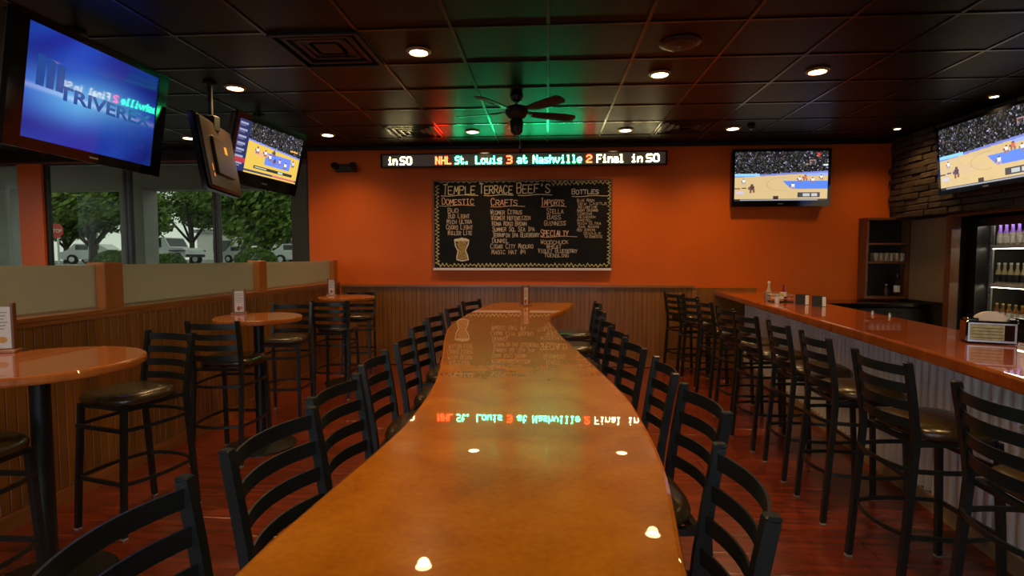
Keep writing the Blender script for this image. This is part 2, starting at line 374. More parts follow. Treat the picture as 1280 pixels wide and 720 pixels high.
b=MB(); b.lathe([(.045,0),(.05,-.02),(.03,-.05),(.0001,-.06)],16); b.build('housing',M['frame'],t)
b=MB(); b.lathe([(.0001,-.07),(.012,-.06),(.01,-.05)],8); b.build('tip',M['steel'],t)
# ceiling fan
fan=empty('ceiling_fan',(-.30,5.25,CEIL),0,'black five bladed ceiling fan in front of the scrolling sign','fan')
b=MB(); b.lathe([(.06,0),(.068,-.03),(.05,-.07),(.02,-.085)],24); b.build('canopy',M['bezel'],fan)
b=MB(); b.lathe([(.013,-.08),(.013,-.13)],12); b.build('downrod',M['black'],fan)
b=MB(); b.lathe([(.03,-.11),(.085,-.13),(.11,-.16),(.11,-.20),(.08,-.235),(.05,-.25)],28); b.build('motor',M['black'],fan)
b=MB(); b.lathe([(.05,-.24),(.065,-.27),(.06,-.37),(.03,-.40),(.0001,-.405)],24); b.build('switch_housing',M['metal'],fan)
blade=MB()
poly=[(.17,-.045),(.30,-.062),(.52,-.072),(.60,-.066),(.625,-.03),(.625,.03),(.60,.066),(.52,.072),(.30,.062),(.17,.045)]
blade.slab(poly,-.004,.004,.002); bo=blade.build('blade',mat('fan_blade',(.02,.014,.010),.35,var=.2,scale=(3,20,1)),fan)
arm=MB(); arm.sweep([(.08,0,.0),(.13,0,.012),(.2,0,.007),(.27,0,.008)],.04,.008); ao=arm.build('blade_iron',M['black'],bo)
for k,a in enumerate((25,97,169,-47,-119)):
    if k==0: o=bo
    else:
        o=bo.copy(); COL.objects.link(o); o.parent=fan; c=ao.copy(); COL.objects.link(c); c.parent=o
    o.rotation_euler=(math.radians(11),0,math.radians(a)); o.rotation_euler=(Matrix.Rotation(math.radians(a),3,'Z')@Matrix.Rotation(math.radians(-13),3,'X')).to_euler(); o.location=(0,0,-.185)
b=MB(); b.tube([(.03,0,-.39),(.03,0,-.50)],.0022,6); b.lathe([(.0001,-.53),(.007,-.52),(.004,-.50)],8,(.03,0,0)); b.build('pull_chain',M['steel'],fan)
# ------------------------------------------------------------------ scrolling LED sign
F5={'i':["00100","00000","01100","00100","00100","00100","01110"],'n':["00000","00000","10110","11001","10001","10001","10001"],
'S':["01111","10000","10000","01110","00001","00001","11110"],'O':["01110","10001","10001","10001","10001","10001","01110"],
'N':["10001","11001","11001","10101","10011","10011","10001"],'H':["10001","10001","10001","11111","10001","10001","10001"],'L':["10000"]*6+["11111"],
't':["01000","01000","11110","01000","01000","01001","00110"],'.':["00000"]*5+["01100","01100"],'o':["00000","00000","01110","10001","10001","10001","01110"],
'u':["00000","00000","10001","10001","10001","10011","01101"],'s':["00000","00000","01111","10000","01110","00001","11110"],
'3':["11110","00001","00001","01110","00001","00001","11110"],'2':["01110","10001","00001","00110","01000","10000","11111"],
'a':["00000","00000","01110","00001","01111","10001","01111"],'h':["10000","10000","10110","11001","10001","10001","10001"],
'v':["00000","00000","10001","10001","10001","01010","00100"],'l':["01100","00100","00100","00100","00100","00100","01110"],
'e':["00000","00000","01110","10001","11111","10000","01110"],'F':["11111","10000","10000","11110","10000","10000","10000"]}
SY=7.45
sign=empty('led_sign',(-.37,SY,0),0,'long scrolling sports score sign hung above the chalkboard','sign')
x0,x1,z0,z1=-1.932,1.959,2.815,2.975
fr=MB(); fr.bb(x0-.02,x1+.02,-.03,.06,z0-.015,z0); fr.bb(x0-.02,x1+.02,-.03,.06,z1,z1+.015); fr.bb(x0-.02,x0,-.03,.06,z0,z1); fr.bb(x1,x1+.02,-.03,.06,z0,z1); fr.bb(x0,x1,.02,.06,z0,z1)
fr.build('housing',M['bezel'],sign,smooth=0)
face=mat('led_face_panel',(.34,.35,.29),.25); MB().bb(x0,x1,-.01,.02,z0,z1).build('face_panel',face,sign,smooth=0)
MB().bb(-.02,.02,.0,.04,z1+.015,CEIL).build('hanging_rod',M['black'],sign,smooth=0)
led={'w':emis('led_white',(1.0,.84,.42),19),'r':emis('led_red',(1.0,.03,.008),34),'g':emis('led_green',(.030,1,.34),46),}
segs=[('in',485,497,'w'),('SO',500.5,515.5,'w'),('NHL',546,566,'r'),('St.',571,588.5,'g'),('Louis',597,630,'g'),('3',636,643,'r'),('at',649,662,'g'),('Nashville',669,729.5,'g'),('2',735,742,'r'),('Final',748,781,'w'),('in',790,803.5,'w'),('SO',808,824,'w')]
for txt,pa,pb,c in segs:
    n=len(txt); xa=-1.853+(pa-485)*.010994; xb=-1.853+(pb-485)*.010994; ncol=n*6-1; dx=(xb-xa)/ncol; dz=.0155
    for k,ch in enumerate(txt):
        b=MB()
        for rr,row in enumerate(F5[ch]):
            for cc,v in enumerate(row):
                if v=='1':
                    X=xa+(k*6+cc+.5)*dx; Z=(z0+z1)/2+(3-rr)*dz
                    b.add([(X-dx*.6,-.012,Z-dz*.51),(X+dx*.6,-.012,Z-dz*.51),(X+dx*.6,-.012,Z+dz*.51),(X-dx*.6,-.012,Z+dz*.51)],[(0,1,2,3)])
        o=b.build('lit_letter',led[c],sign,smooth=0); tag(o,{'w':'white lit letter','r':'red lit letter','g':'green lit letter'}[c])
# ------------------------------------------------------------------ chalk menu board
ST={'A':"0,0 2,6 4,0|1,2 3,2",'B':"0,0 0,6 3,6 4,5 3,3.3 0,3|3,3.3 4,2 3,0 0,0",'C':"4,5 3,6 1,6 0,4 0,2 1,0 3,0 4,1",'D':"0,0 0,6 2.5,6 4,4 4,2 2.5,0 0,0",'E':"4,6 0,6 0,0 4,0|0,3 3,3",
'F':"4,6 0,6 0,0|0,3 3,3",'G':"4,5 3,6 1,6 0,4 0,2 1,0 3,0 4,1 4,3 2.4,3",'H':"0,0 0,6|4,0 4,6|0,3 4,3",'I':"2,0 2,6|1,6 3,6|1,0 3,0",'J':"3.4,6 3.4,1.5 2.4,0 1,0 0,1.5",'K':"0,0 0,6|4,6 0,2.6|1.4,3.6 4,0",
'L':"0,6 0,0 4,0",'M':"0,0 .4,6 2,2 3.6,6 4,0",'N':"0,0 0,6 4,0 4,6",'O':"1,0 0,2 0,4 1,6 3,6 4,4 4,2 3,0 1,0",'P':"0,0 0,6 3,6 4,4.6 3,3 0,3",'Q':"1,0 0,2 0,4 1,6 3,6 4,4 4,2 3,0 1,0|2.6,1.6 4.2,-.6",
'R':"0,0 0,6 3,6 4,4.6 3,3 0,3|1.6,3 4,0",'S':"4,5 3,6 1,6 0,4.8 1,3.4 3,2.7 4,1.4 3,0 1,0 0,1",'T':"0,6 4,6|2,6 2,0",'U':"0,6 0,1.5 1,0 3,0 4,1.5 4,6",'V':"0,6 2,0 4,6",'W':"0,6 1,0 2,4 3,0 4,6",
'X':"0,0 4,6|0,6 4,0",'Y':"0,6 2,3 4,6|2,3 1.6,0",'Z':"0,6 4,6 0,0 4,0","'":"2,6 1.6,4.4",'#':"1,0 1.6,6|2.6,0 3.2,6|0,4 4,4|0,2 4,2",'9':"4,4 3,3 1,3 0,4.5 1,6 3,6 4,4.6 3.6,0",' ':""}
BY=WALL-.03
bd=empty('chalkboard_menu',(-.365,WALL,0),0,'large black chalkboard drink menu with yellow scribbled border under the LED sign','menu board')
BX0,BX1,BZ0,BZ1=-1.27,1.27,1.385,2.65
MB().bb(BX0+.02,BX1-.02,-.025,0,BZ0+.02,BZ1-.02).build('slate',mat('chalkboard_slate',(.007,.0065,.005),.65,spec=.2,var=.4,scale=(5,5,5)),bd,smooth=0)
fm=mat('board_frame_wood',(.17,.06,.02),.35); b=MB()
b.bb(BX0,BX1,-.035,0,BZ1-.022,BZ1); b.bb(BX0,BX0+.022,-.035,0,BZ0,BZ1-.022); b.bb(BX1-.022,BX1,-.035,0,BZ0,BZ1-.022); b.bb(BX0+.022,BX1-.022,-.035,0,BZ0,BZ0+.022); b.build('frame',fm,bd,smooth=0)
b=MB(); b.bb(BX0+.01,BX1-.01,-.075,-.02,BZ0-.014,BZ0+.016); b.build('chalk_tray',mat('aluminium_tray',(.85,.83,.78),.4),bd,smooth=0)
def U(cx): return BX0+(cx-50)/(1207-50)*(BX1-BX0)
def W_(cy): return BZ1-(cy-65)/(655-65)*(BZ1-BZ0)
def stroke(b,pts,r):
    P=[V((x,-.0265,z)) for x,z in pts]
    for a,c in zip(P[:-1],P[1:]):
        d=c-a
        if d.length<1e-5: continue
        d.normalize(); n=V((-d.z,0,d.x))*r; a2=a-d*r*.5; c2=c+d*r*.5
        b.add([a2-n,c2-n,c2+n,a2+n,(a2.x,-.0285,a2.z),(c2.x,-.0285,c2.z)],[(0,1,5,4),(2,3,4,5),(0,4,3),(1,2,5)])
def chalk(b,txt,cx,cy,h,width=None,r=.0042,big=1.25):
    n=len(txt); adv=(width/n) if width else h*.85; x=cx; start=True
    for ch in txt:
        hh=h*(big if start else 1); start=(ch==' ')
        if ch in ST and ST[ch]:
            jx,jy=random.uniform(-.04,.04)*h,random.uniform(-.06,.06)*h; sl=random.uniform(-.05,.1)
            for sg in ST[ch].split('|'):
                pts=[tuple(map(float,q.split(','))) for q in sg.split()]
                stroke(b,[(U(x+jx+(px/4*.78+sl*py/6)*adv+random.uniform(-.02,.02)*adv),W_(cy+jy+h-py/6*hh)) for px,py in pts],r)
        x+=adv
def under(b,x0,x1,y,r=.004):
    stroke(b,[(U(x0+(x1-x0)*k/6),W_(y+3*math.sin(k*1.3)-k*.6)) for k in range(7)],r)
ck=lambda n,c:mat(n,c,.8,var=.25,scale=(60,60,60))
cy_=ck('chalk_cream',(.85,.72,.45)); cp=ck('chalk_pink',(.80,.50,.34)); cg=ck('chalk_grey',(.52,.42,.32)); cyl=ck('chalk_yellow',(.50,.46,.20)); cw=ck('chalk_white',(.7,.66,.58))
b=MB(); chalk(b,"TEMPLE",118,105,52,215,.0062); chalk(b,"TERRACE",358,105,50,218,.0062); chalk(b,"BEEF'S",600,98,54,215,.0062)
under(b,105,345,168,.005); under(b,385,575,168,.005); under(b,605,825,168,.005); o=b.build('title_lettering',cy_,bd,smooth=0)
b=MB(); chalk(b,"DOMESTIC",112,192,34,210,.0055); under(b,90,325,234); chalk(b,"CRAFTS",432,198,36,175,.0055); under(b,428,650,242)
chalk(b,"IMPORTS",755,200,36,150,.0055); under(b,752,915,244); chalk(b,"SPECIALTY",752,402,36,182,.0055); under(b,752,985,442); b.build('heading_lettering',cp,bd,smooth=0)
b=MB(); chalk(b,"BOTTLES",950,137,26,175,.005); under(b,950,1180,178,.0045); b.build('bottles_heading',cw,bd,smooth=0)
b=MB()
for i,tx in enumerate(["BUD","BUD LIGHT","MICH ULTRA","COORS LIGHT","MILLER LITE"]): chalk(b,tx,[150,152,142,138,150][i],255+i*37,24,[70,140,165,175,158][i],.0046)
for i,tx in enumerate(["WIDMER CITRUS","WIDMER HEFEWEIZEN","KONA KOKO BROWN","SUMMER SOL SEA IPA","TERRAPIN IPA BLUEBERRY","DUNKEL","CIGAR CITY MADURO","MAGIC HAT #9"]):
    chalk(b,tx,[428,432,438,440,442,440,428,435][i],268+i*37.5,24,[205,255,225,275,305,110,278,222][i],.0046)
for i,tx in enumerate(["STELLA","BASS","GUINNESS"]): chalk(b,tx,[790,795,775][i],262+i*39,26,[110,90,140][i],.0046)
for i,tx in enumerate(["WOODCHUCK","WHEAT","VIOLET BLUEBERRY","YUENGLING"]): chalk(b,tx,[752,790,735,778][i],466+i*29,22,[180,100,255,158][i],.0044)
b.build('drink_lettering',cg,bd,smooth=0)
b=MB()
for i,tx in enumerate(["BLUE MOON","NEW CASTLE","BUD LIGHT LIME","ANGRY ORCHARD","CORONA","HEINEKEN","AMSTEL","MICH ULTRA","SAM ADAMS","RED STRIPE","ODOULS","TO DOMESTIC"]): chalk(b,tx,984+(i%3)*4+(40 if i>9 else 0),198+i*21.5,14,[110,190,120,135,95,110,100,150,135,120,110,115][i],.0031)
b.build('bottle_list_lettering',cg,bd,smooth=0)
b=MB()
def scr(x0,y0,x1,y1,n,amp,r=.0045):
    pts=[]
    for k in range(n+1):
        t=k/n; a=amp*(1 if k%2 else -1)*random.uniform(.25,1.15)
        dx,dy=x1-x0,y1-y0; L=math.hypot(dx,dy); pts.append((U(x0+dx*t-dy/L*a),W_(y0+dy*t+dx/L*a)))
    stroke(b,pts,r)
for q in (0,1):
    scr(78,100,78,625,44,14); scr(1190,85,1190,620,44,13); scr(85,628,1185,628,84,13); scr(90,78,1185,76,60,6 if q else 9,.0035)
    scr(820,95,1185,90,28,12)
b.build('scribbled_border',cyl,bd,smooth=0)
b=MB() # drawn beer glass
gp=[(192,460),(198,500),(215,535),(206,575),(208,592),(240,600),(280,592),(276,565),(262,530),(280,490),(284,462),(240,450),(192,460)]
stroke(b,[(U(x),W_(y)) for x,y in gp],.009)
b.build('drawn_glass_outline',cw,bd,smooth=0)
b=MB()
for k in range(20): scr(205+4*(k%3)+(8 if 5<k<14 else 0),468+k*6.4,270-(9 if 5<k<14 else 0),466+k*6.4,5,3,.006)
b.build('drawn_beer_fill',ck('chalk_gold',(.42,.30,.10)),bd,smooth=0)
b=MB(); 
for k in range(4): scr(200,456+k*4,275,455+k*4,5,3,.006)
b.build('drawn_foam',cw,bd,smooth=0)
# ------------------------------------------------------------------ television screens (flat pictures held as per-face colours)
def vfun(kind,NX,NY):
    rng=np.random.RandomState(3); X,Y=np.meshgrid((np.arange(NX)+.5)/NX,(np.arange(NY)+.5)/NY)  # Y down
    im=np.zeros((NY,NX,3))
    def rect(x0,x1,y0,y1,c): m=(X>=x0)&(X<x1)&(Y>=y0)&(Y<y1); im[m]=c
    def tri(mask,c): im[mask]=c
    def player(x,y,s,c1,c2):
        rect(x-s*.18,x+s*.18,y-s*1.0,y-s*.45,c1); rect(x-s*.1,x+s*.1,y-s*1.28,y-s,(.12,.06,.04)); rect(x-s*.2,x-s*.03,y-s*.5,y,c2); rect(x+s*.05,x+s*.24,y-s*.5,y-s*.05,c2); rect(x-s*.32,x-s*.15,y-s*.85,y-s*.5,(.2,.1,.06))
    if kind=='blue':
        g=np.exp(-((Y-.52-.05*np.sin(X*6+.5))**2)/.035); g2=np.exp(-((X-.42)**2)/.22)
        w_=.5+.5*np.sin(9*X+5*np.sin(4*Y+2*X)); 
        im[...,0]=.015+.10*g*g2; im[...,1]=.025+.36*g*g2+.03*w_*(1-g); im[...,2]=.30+.42*g+.12*w_*(1-g)
        line=np.exp(-((Y-.54-.13*(X-.3)*0)**2)/.0006); im+=line[...,None]*np.array([.35,.30,.25])*.6
        sh=np.clip(1-abs(X-.35)*.9,0.25,1); im*=sh[...,None]
    else:
        n=np.repeat(np.repeat(rng.rand(NY//2+1,NX//2+1),2,0),2,1)[:NY,:NX]; n2=np.repeat(np.repeat(rng.rand(NY//2+1,NX//2+1,3),2,0),2,1)[:NY,:NX]
        im[:]=.010; sp=n>.62; im[sp]=(n2[sp]*.03+n2[sp][:,:1]*np.array([.07,.06,.055])+.01)
        sp=n>.955; im[sp]=n2[sp][:,:1]*np.array([.35,.35,.45])+np.array([.06,.06,.14])
        top=.47 if kind=='court' else .34
        edge=top+.05-.09*X if kind=='court' else top+.12*X
        fl_=Y>edge; im[fl_]=(.62,.45,.22)
        band=(Y>edge-.035)&(Y<=edge); im[band]=(.18,.22,.6)
        if kind=='court':
            bb_=(X<.27)&(Y>.44)&(Y<.50); im[bb_]=(.25,.6,.95)
            key=(Y>.60)&(Y<.76)&(X>.52+(Y-.60)*.6)&(X<1.02-(.0)); im[key]=(.10,.22,.75)
            el=abs(((X-.52)/.17)**2+((Y-.66)/.13)**2-1)<.07; im[el&(X<.56)]=(.5,.36,.2)
            im[(Y>edge)&(Y<edge+.05)&(X>.75)]=(.3,.4,.8)
            player(.19,.84,.14,(.10,.05,.05),(.22,.10,.06)); player(.10,.66,.09,(.8,.8,.8),(.4,.3,.3))
            player(.63,.76,.10,(.8,.8,.85),(.5,.3,.3)); player(.70,.62,.09,(.7,.7,.8),(.3,.15,.1)); player(.76,.60,.10,(.6,.15,.1),(.3,.15,.1)); player(.84,.64,.09,(.8,.75,.7),(.3,.2,.1)); player(.93,.58,.08,(.8,.8,.9),(.3,.2,.1))
            rect(.42,.48,.90,.97,(.05,.03,.03)); rect(.68,.92,.83,.93,(.05,.05,.06)); rect(.74,.81,.85,.91,(.45,.5,.5)); rect(.83,.89,.85,.91,(.5,.5,.5))
            rect(.02,.10,.80,.86,(.55,.5,.6)); rect(.0,.06,.74,.76,(.08,.05,.05)); rect(.08,.13,.73,.75,(.08,.05,.05))
            rect(.0,1,.962,1,(.03,.03,.04)); rect(.06,.9,.968,.985,(.35,.35,.38)); rect(.885,.91,.03,.11,(.7,.05,.02))
            rect(.80,.87,.17,.19,(.35,.2,.2)); rect(.80,.81,.17,.26,(.3,.15,.15)); rect(.86,.87,.17,.26,(.3,.15,.15)); rect(.95,1,.26,.29,(.7,.8,.8))
        else:
            im[fl_]=(.62,.42,.07)
            key=(Y>.50)&(Y<.76)&(X>.45)&(X<.86); im[key]=(.12,.20,.75)
            g=((X-.38)/.12)**2+((Y-.56)/.06)**2<1; im[g]=(.65,.35,.18)
            for (x,y) in ((.32,.58),(.44,.6),(.52,.66),(.60,.72),(.68,.70),(.78,.74),(.57,.55),(.90,.66)): player(x,y,.11,random.choice([(.75,.75,.8),(.5,.5,.9),(.08,.05,.08)]),(.2,.12,.1))
            rect(0,.17,0,1,(.02,.025,.09))
            for k in range(7): rect(.02,.13,.05+k*.13,.09+k*.13,(.25,.28,.4)); rect(.02,.10,.11+k*.13,.125+k*.13,(.18,.2,.3))
            rect(0,.17,.74,.84,(.35,.03,.05)); rect(.30,.92,.82,.88,(.03,.03,.03)); rect(.32,.5,.835,.86,(.5,.5,.4)); rect(.68,.76,.83,.87,(.4,.5,.5)); rect(.17,1,.93,.97,(.05,.05,.1)); rect(.6,.98,.93,.965,(.5,.12,.15))
            rect(.82,.95,.30,.33,(.8,.35,.05))
    return im
def screen(name,kind,w_,h_,strength,parent,y=0,z=0,NX=176,NY=99,gl=.03):
    im=vfun(kind,NX,NY)
    xs_=np.linspace(-w_/2,w_/2,NX+1); zs=np.linspace(h_/2,-h_/2,NY+1)
    gx,gz=np.meshgrid(xs_,zs); vs=np.stack([gx.ravel(),np.full(gx.size,y),gz.ravel()+z],1)
    i=np.arange(NY)[:,None]*(NX+1)+np.arange(NX)[None,:]; i=i.ravel()
    fs=np.stack([i,i+NX+1,i+NX+2,i+1],1)
    me=bpy.data.meshes.new(name); me.from_pydata(vs.tolist(),[],fs.tolist())
    at=me.color_attributes.new('picture','FLOAT_COLOR','CORNER')
    c=np.ones((NX*NY,4,4),np.float32); c[...,:3]=im.reshape(-1,1,3); at.data.foreach_set('color',c.ravel())
    m=bpy.data.materials.new('lit_screen_'+kind); m.use_nodes=True; nt=m.node_tree; b=nt.nodes['Principled BSDF']
    b.inputs['Base Color'].default_value=(.004,.004,.005,1); b.inputs['Roughness'].default_value=gl
    a=nt.nodes.new('ShaderNodeAttribute'); a.attribute_name='picture'; nt.links.new(a.outputs['Color'],b.inputs['Emission Color']); b.inputs['Emission Strength'].default_value=strength
    me.materials.append(m); o=bpy.data.objects.new(name,me); COL.objects.link(o); o.parent=parent; return o
def orient(o,nyaw,tilt,roll=0):
    # local -Y is the front; nyaw = heading of the front normal (deg), tilt = down
    ny,ti,ro=map(math.radians,(nyaw,tilt,roll))
    n=V((math.cos(ny)*math.cos(ti),math.sin(ny)*math.cos(ti),-math.sin(ti))); r=V((-math.sin(ny),math.cos(ny),0)); u=n.cross(r)
    r2=r*math.cos(ro)+u*math.sin(ro); u2=-r*math.sin(ro)+u*math.cos(ro)
    m=Matrix((r2,-n,u2)).transposed(); o.rotation_euler=m.to_euler()
def tv(name,loc,w_,h_,bz,bb_,kind,strength,label,group=None,depth=.09,sb=None):
    t=empty(name,loc,0,label,'television',group)
    W2,H2=w_/2,h_/2; b=MB(); sb=sb or bz
    b.bb(-W2-sb,W2+sb,-.012,.03,H2,H2+bz); b.bb(-W2-sb,W2+sb,-.012,.03,-H2-bb_,-H2); b.bb(-W2-sb,-W2,-.012,.03,-H2,H2); b.bb(W2,W2+sb,-.012,.03,-H2,H2); b.build('bezel',M['bezel'],t,smooth=0)
    b=MB(); b.cbox((0,.03+depth/2,-(bb_-bz)/2),(w_+2*sb-.02,depth,h_+bz+bb_-.02),.02); b.build('back_case',M['tvback'],t)
    if kind: screen('screen',kind,w_,h_,strength,t,y=-.004)
    else: MB().bb(-W2,W2,-.004,0.02,-H2,H2).build('screen',M['bezel'],t,smooth=0)
    b=MB(); b.bb(-.035,.035,-.0135,-.012,-H2-bb_*.6,-H2-bb_*.6+.012); b.build('maker_badge',M['steel'],t,smooth=0)
    return t
def ceilmount(t,dy=.14,name='ceiling_mount',zz=0):   # pole from the ceiling to the television's back, in the tv's frame
    bpy.context.view_layer.update(); mw=t.matrix_world; a=mw@V((0,dy,zz)); b=MB(); b.tube([(0,0,0),(0,0,CEIL-a.z)],.022,12); b.lathe([(.06,CEIL-a.z-.02),(.06,CEIL-a.z-.002)],16); b.cbox((0,0,-.02),(.12,.1,.14),.01)
    o=b.build(name,M['black'],t); o.matrix_parent_inverse=mw.inverted(); o.location=a; return o
t1=tv('television',(-3.16,3.638,2.635),1.037,.698,.045,.07,'blue',1.15,'large ceiling-hung television with a glowing blue logo screen, nearest on the left',sb=.10)
orient(t1,-2,8.2,-.8); ceilmount(t1)
# logo on the blue screen: three bars and lettering
b=MB()
for k in range(3): 
    a=-.45+k*.066; b.add([(a,-.006,-.015),(a+.052,-.006,-.015),(a+.056,-.006,.17-.01*k),(a+.004,-.006,.18-.01*k)],[(0,1,2,3)])
logo=mat('logo_navy',(.006,.02,.09),.15,emit=(.012,.06,.30),es=1.0)
b.build('logo_bars',logo,t1,smooth=0)
def text(s,size,m,parent,name,loc,rot=(PI/2,0,0),ext=.0005,xs=1,align='LEFT',bold=0):
    c=bpy.data.curves.new(name,'FONT'); c.body=s; c.size=size; c.extrude=ext; c.resolution_u=3; c.offset=bold; c.align_x=align
    tmp=bpy.data.objects.new('tmp',c); COL.objects.link(tmp); bpy.context.view_layer.update()
    me=bpy.data.meshes.new_from_object(tmp); bpy.data.objects.remove(tmp); me.materials.clear(); me.materials.append(m); me.name=name
    for v in me.vertices: v.co.x*=xs
    o=bpy.data.objects.new(name,me); COL.objects.link(o); o.parent=parent; o.location=loc; o.rotation_euler=rot; return o
text("TRIVEREX",.125,logo,t1,'logo_lettering',(-.30,-.006,-.055),xs=1.40,bold=.0035)
t2=tv('television',(-3.07,5.81,2.70),.935,.526,.065,.14,'yellow',1.5,'ceiling-hung television showing yellow basketball court, in front of the corner windows',sb=.035)
orient(t2,-15.6,13,-2.7); ceilmount(t2)
t3=tv('television',(-3.04,4.77,2.465),.76,.57,.03,.05,None,0,'ceiling-hung television seen from behind, brown back panel toward the room',depth=.035)
orient(t3,193.5,9,0); ceilmount(t3,.03,zz=.32)
b=MB(); b.cbox((0,.075,-.02),(.42,.022,.34),.008); b.build('back_hump',M['tvback'],t3)
b=MB(); b.bb(-.10,-.03,.0862,.0875,.02,.09); b.build('rating_sticker',mat('amber_sticker',(.75,.38,.08),.5),t3,smooth=0)
b=MB(); b.bb(.28,.292,.0652,.067,-.17,-.11); b.bb(.27,.284,.0652,.067,-.22,-.19); b.build('pilot_lights',emis('pilot_light_orange',(1,.25,.05),1.2),t3,smooth=0)
tw=tv('television',(3.14,WALL-.125,2.645),1.22,.66,.035,.075,'court',1.25,'wall-mounted television with basketball game on the orange back wall')
tr=tv('television',(4.445,5.83,2.645),1.26,.68,.03,.05,'court',1.35,'television with basketball game mounted on the dark stone wall')
orient(tr,180,5,0)
MB().bb(-.15,.15,.12,.150,-.12,.12).build('wall_bracket',M['black'],tr,smooth=0)
# ------------------------------------------------------------------ emergency light on back wall
t=empty('emergency_light',(-2.89,WALL,2.83),0,'black twin-head emergency light high on the orange wall at left','emergency light')
b=MB(); b.cbox((0,-.045,0),(.30,.09,.11),.012); b.build('housing',M['frame'],t)
for s,m in((-1,M['frame']),(1,M['white'])):
    R=Matrix.Rotation(math.radians(65),3,'X')@Matrix.Rotation(0,3,'Z')
    b=MB(); b.lathe([(.03,0),(.045,.03),(.05,.075),(.044,.08)],18,(s*.135,-.07,.0),R); h=b.build('lamp_head',M['frame'],t)
    b=MB(); b.lathe([(.0001,.079),(.042,.078)],18,(s*.135,-.07,.0),R); b.build('lens',M['white'],h)
# ------------------------------------------------------------------ community table
TL=[(-.45,.30),(-.46,.74),(-.44,1.0),(-.40,1.45),(-.42,1.95),(-.50,2.5),(-.61,3.15),(-.67,3.7),(-.66,4.3),(-.62,4.96),(-.55,5.40),(-.48,5.52)]
TR=[(.20,5.55),(.27,5.49),(.25,5.38),(.16,4.85),(.06,4.45),(.02,4.1),(.05,3.6),(.10,3.1),(.19,2.45),(.26,1.9),(.275,1.6),(.265,1.2),(.22,.86),(.17,.5),(.15,.30)]
def cr(pts,n=5):
    out=[]
    for i in range(len(pts)-1):
        p0=V(pts[max(i-1,0)]);p1=V(pts[i]);p2=V(pts[i+1]);p3=V(pts[min(i+2,len(pts)-1)])
        for k in range(n):
            t=k/n; out.append(tuple(.5*((2*p1)+(-p0+p2)*t+(2*p0-5*p1+4*p2-p3)*t*t+(-p0+3*p1-3*p2+p3)*t**3)))
    out.append(tuple(V(pts[-1]))); return out
poly=cr(TL)+cr(TR); poly=poly[::-1]
ct=empty('community_table',(-.15,2.9,0),0,'long wavy-edged glossy orange wood table running down the middle','table')
b=MB(); b.slab([(x+.15,y-2.9) for x,y in poly],1.035,1.085,.010); b.build('tabletop',M['table'],ct,smooth=14)
for yy in (-2.0,-.2,1.9):
    xx=[.03,-.1,-.1][[-2.0,-.2,1.9].index(yy)]
    b=MB(); b.cbox((xx,yy,.012),(.5,.6,.02),.005); b.cbox((xx,yy,.53),(.1,.1,1.0),.006); b.cbox((xx,yy,1.025),(.34,.4,.018),.004); b.build('pedestal',M['metal'],ct)
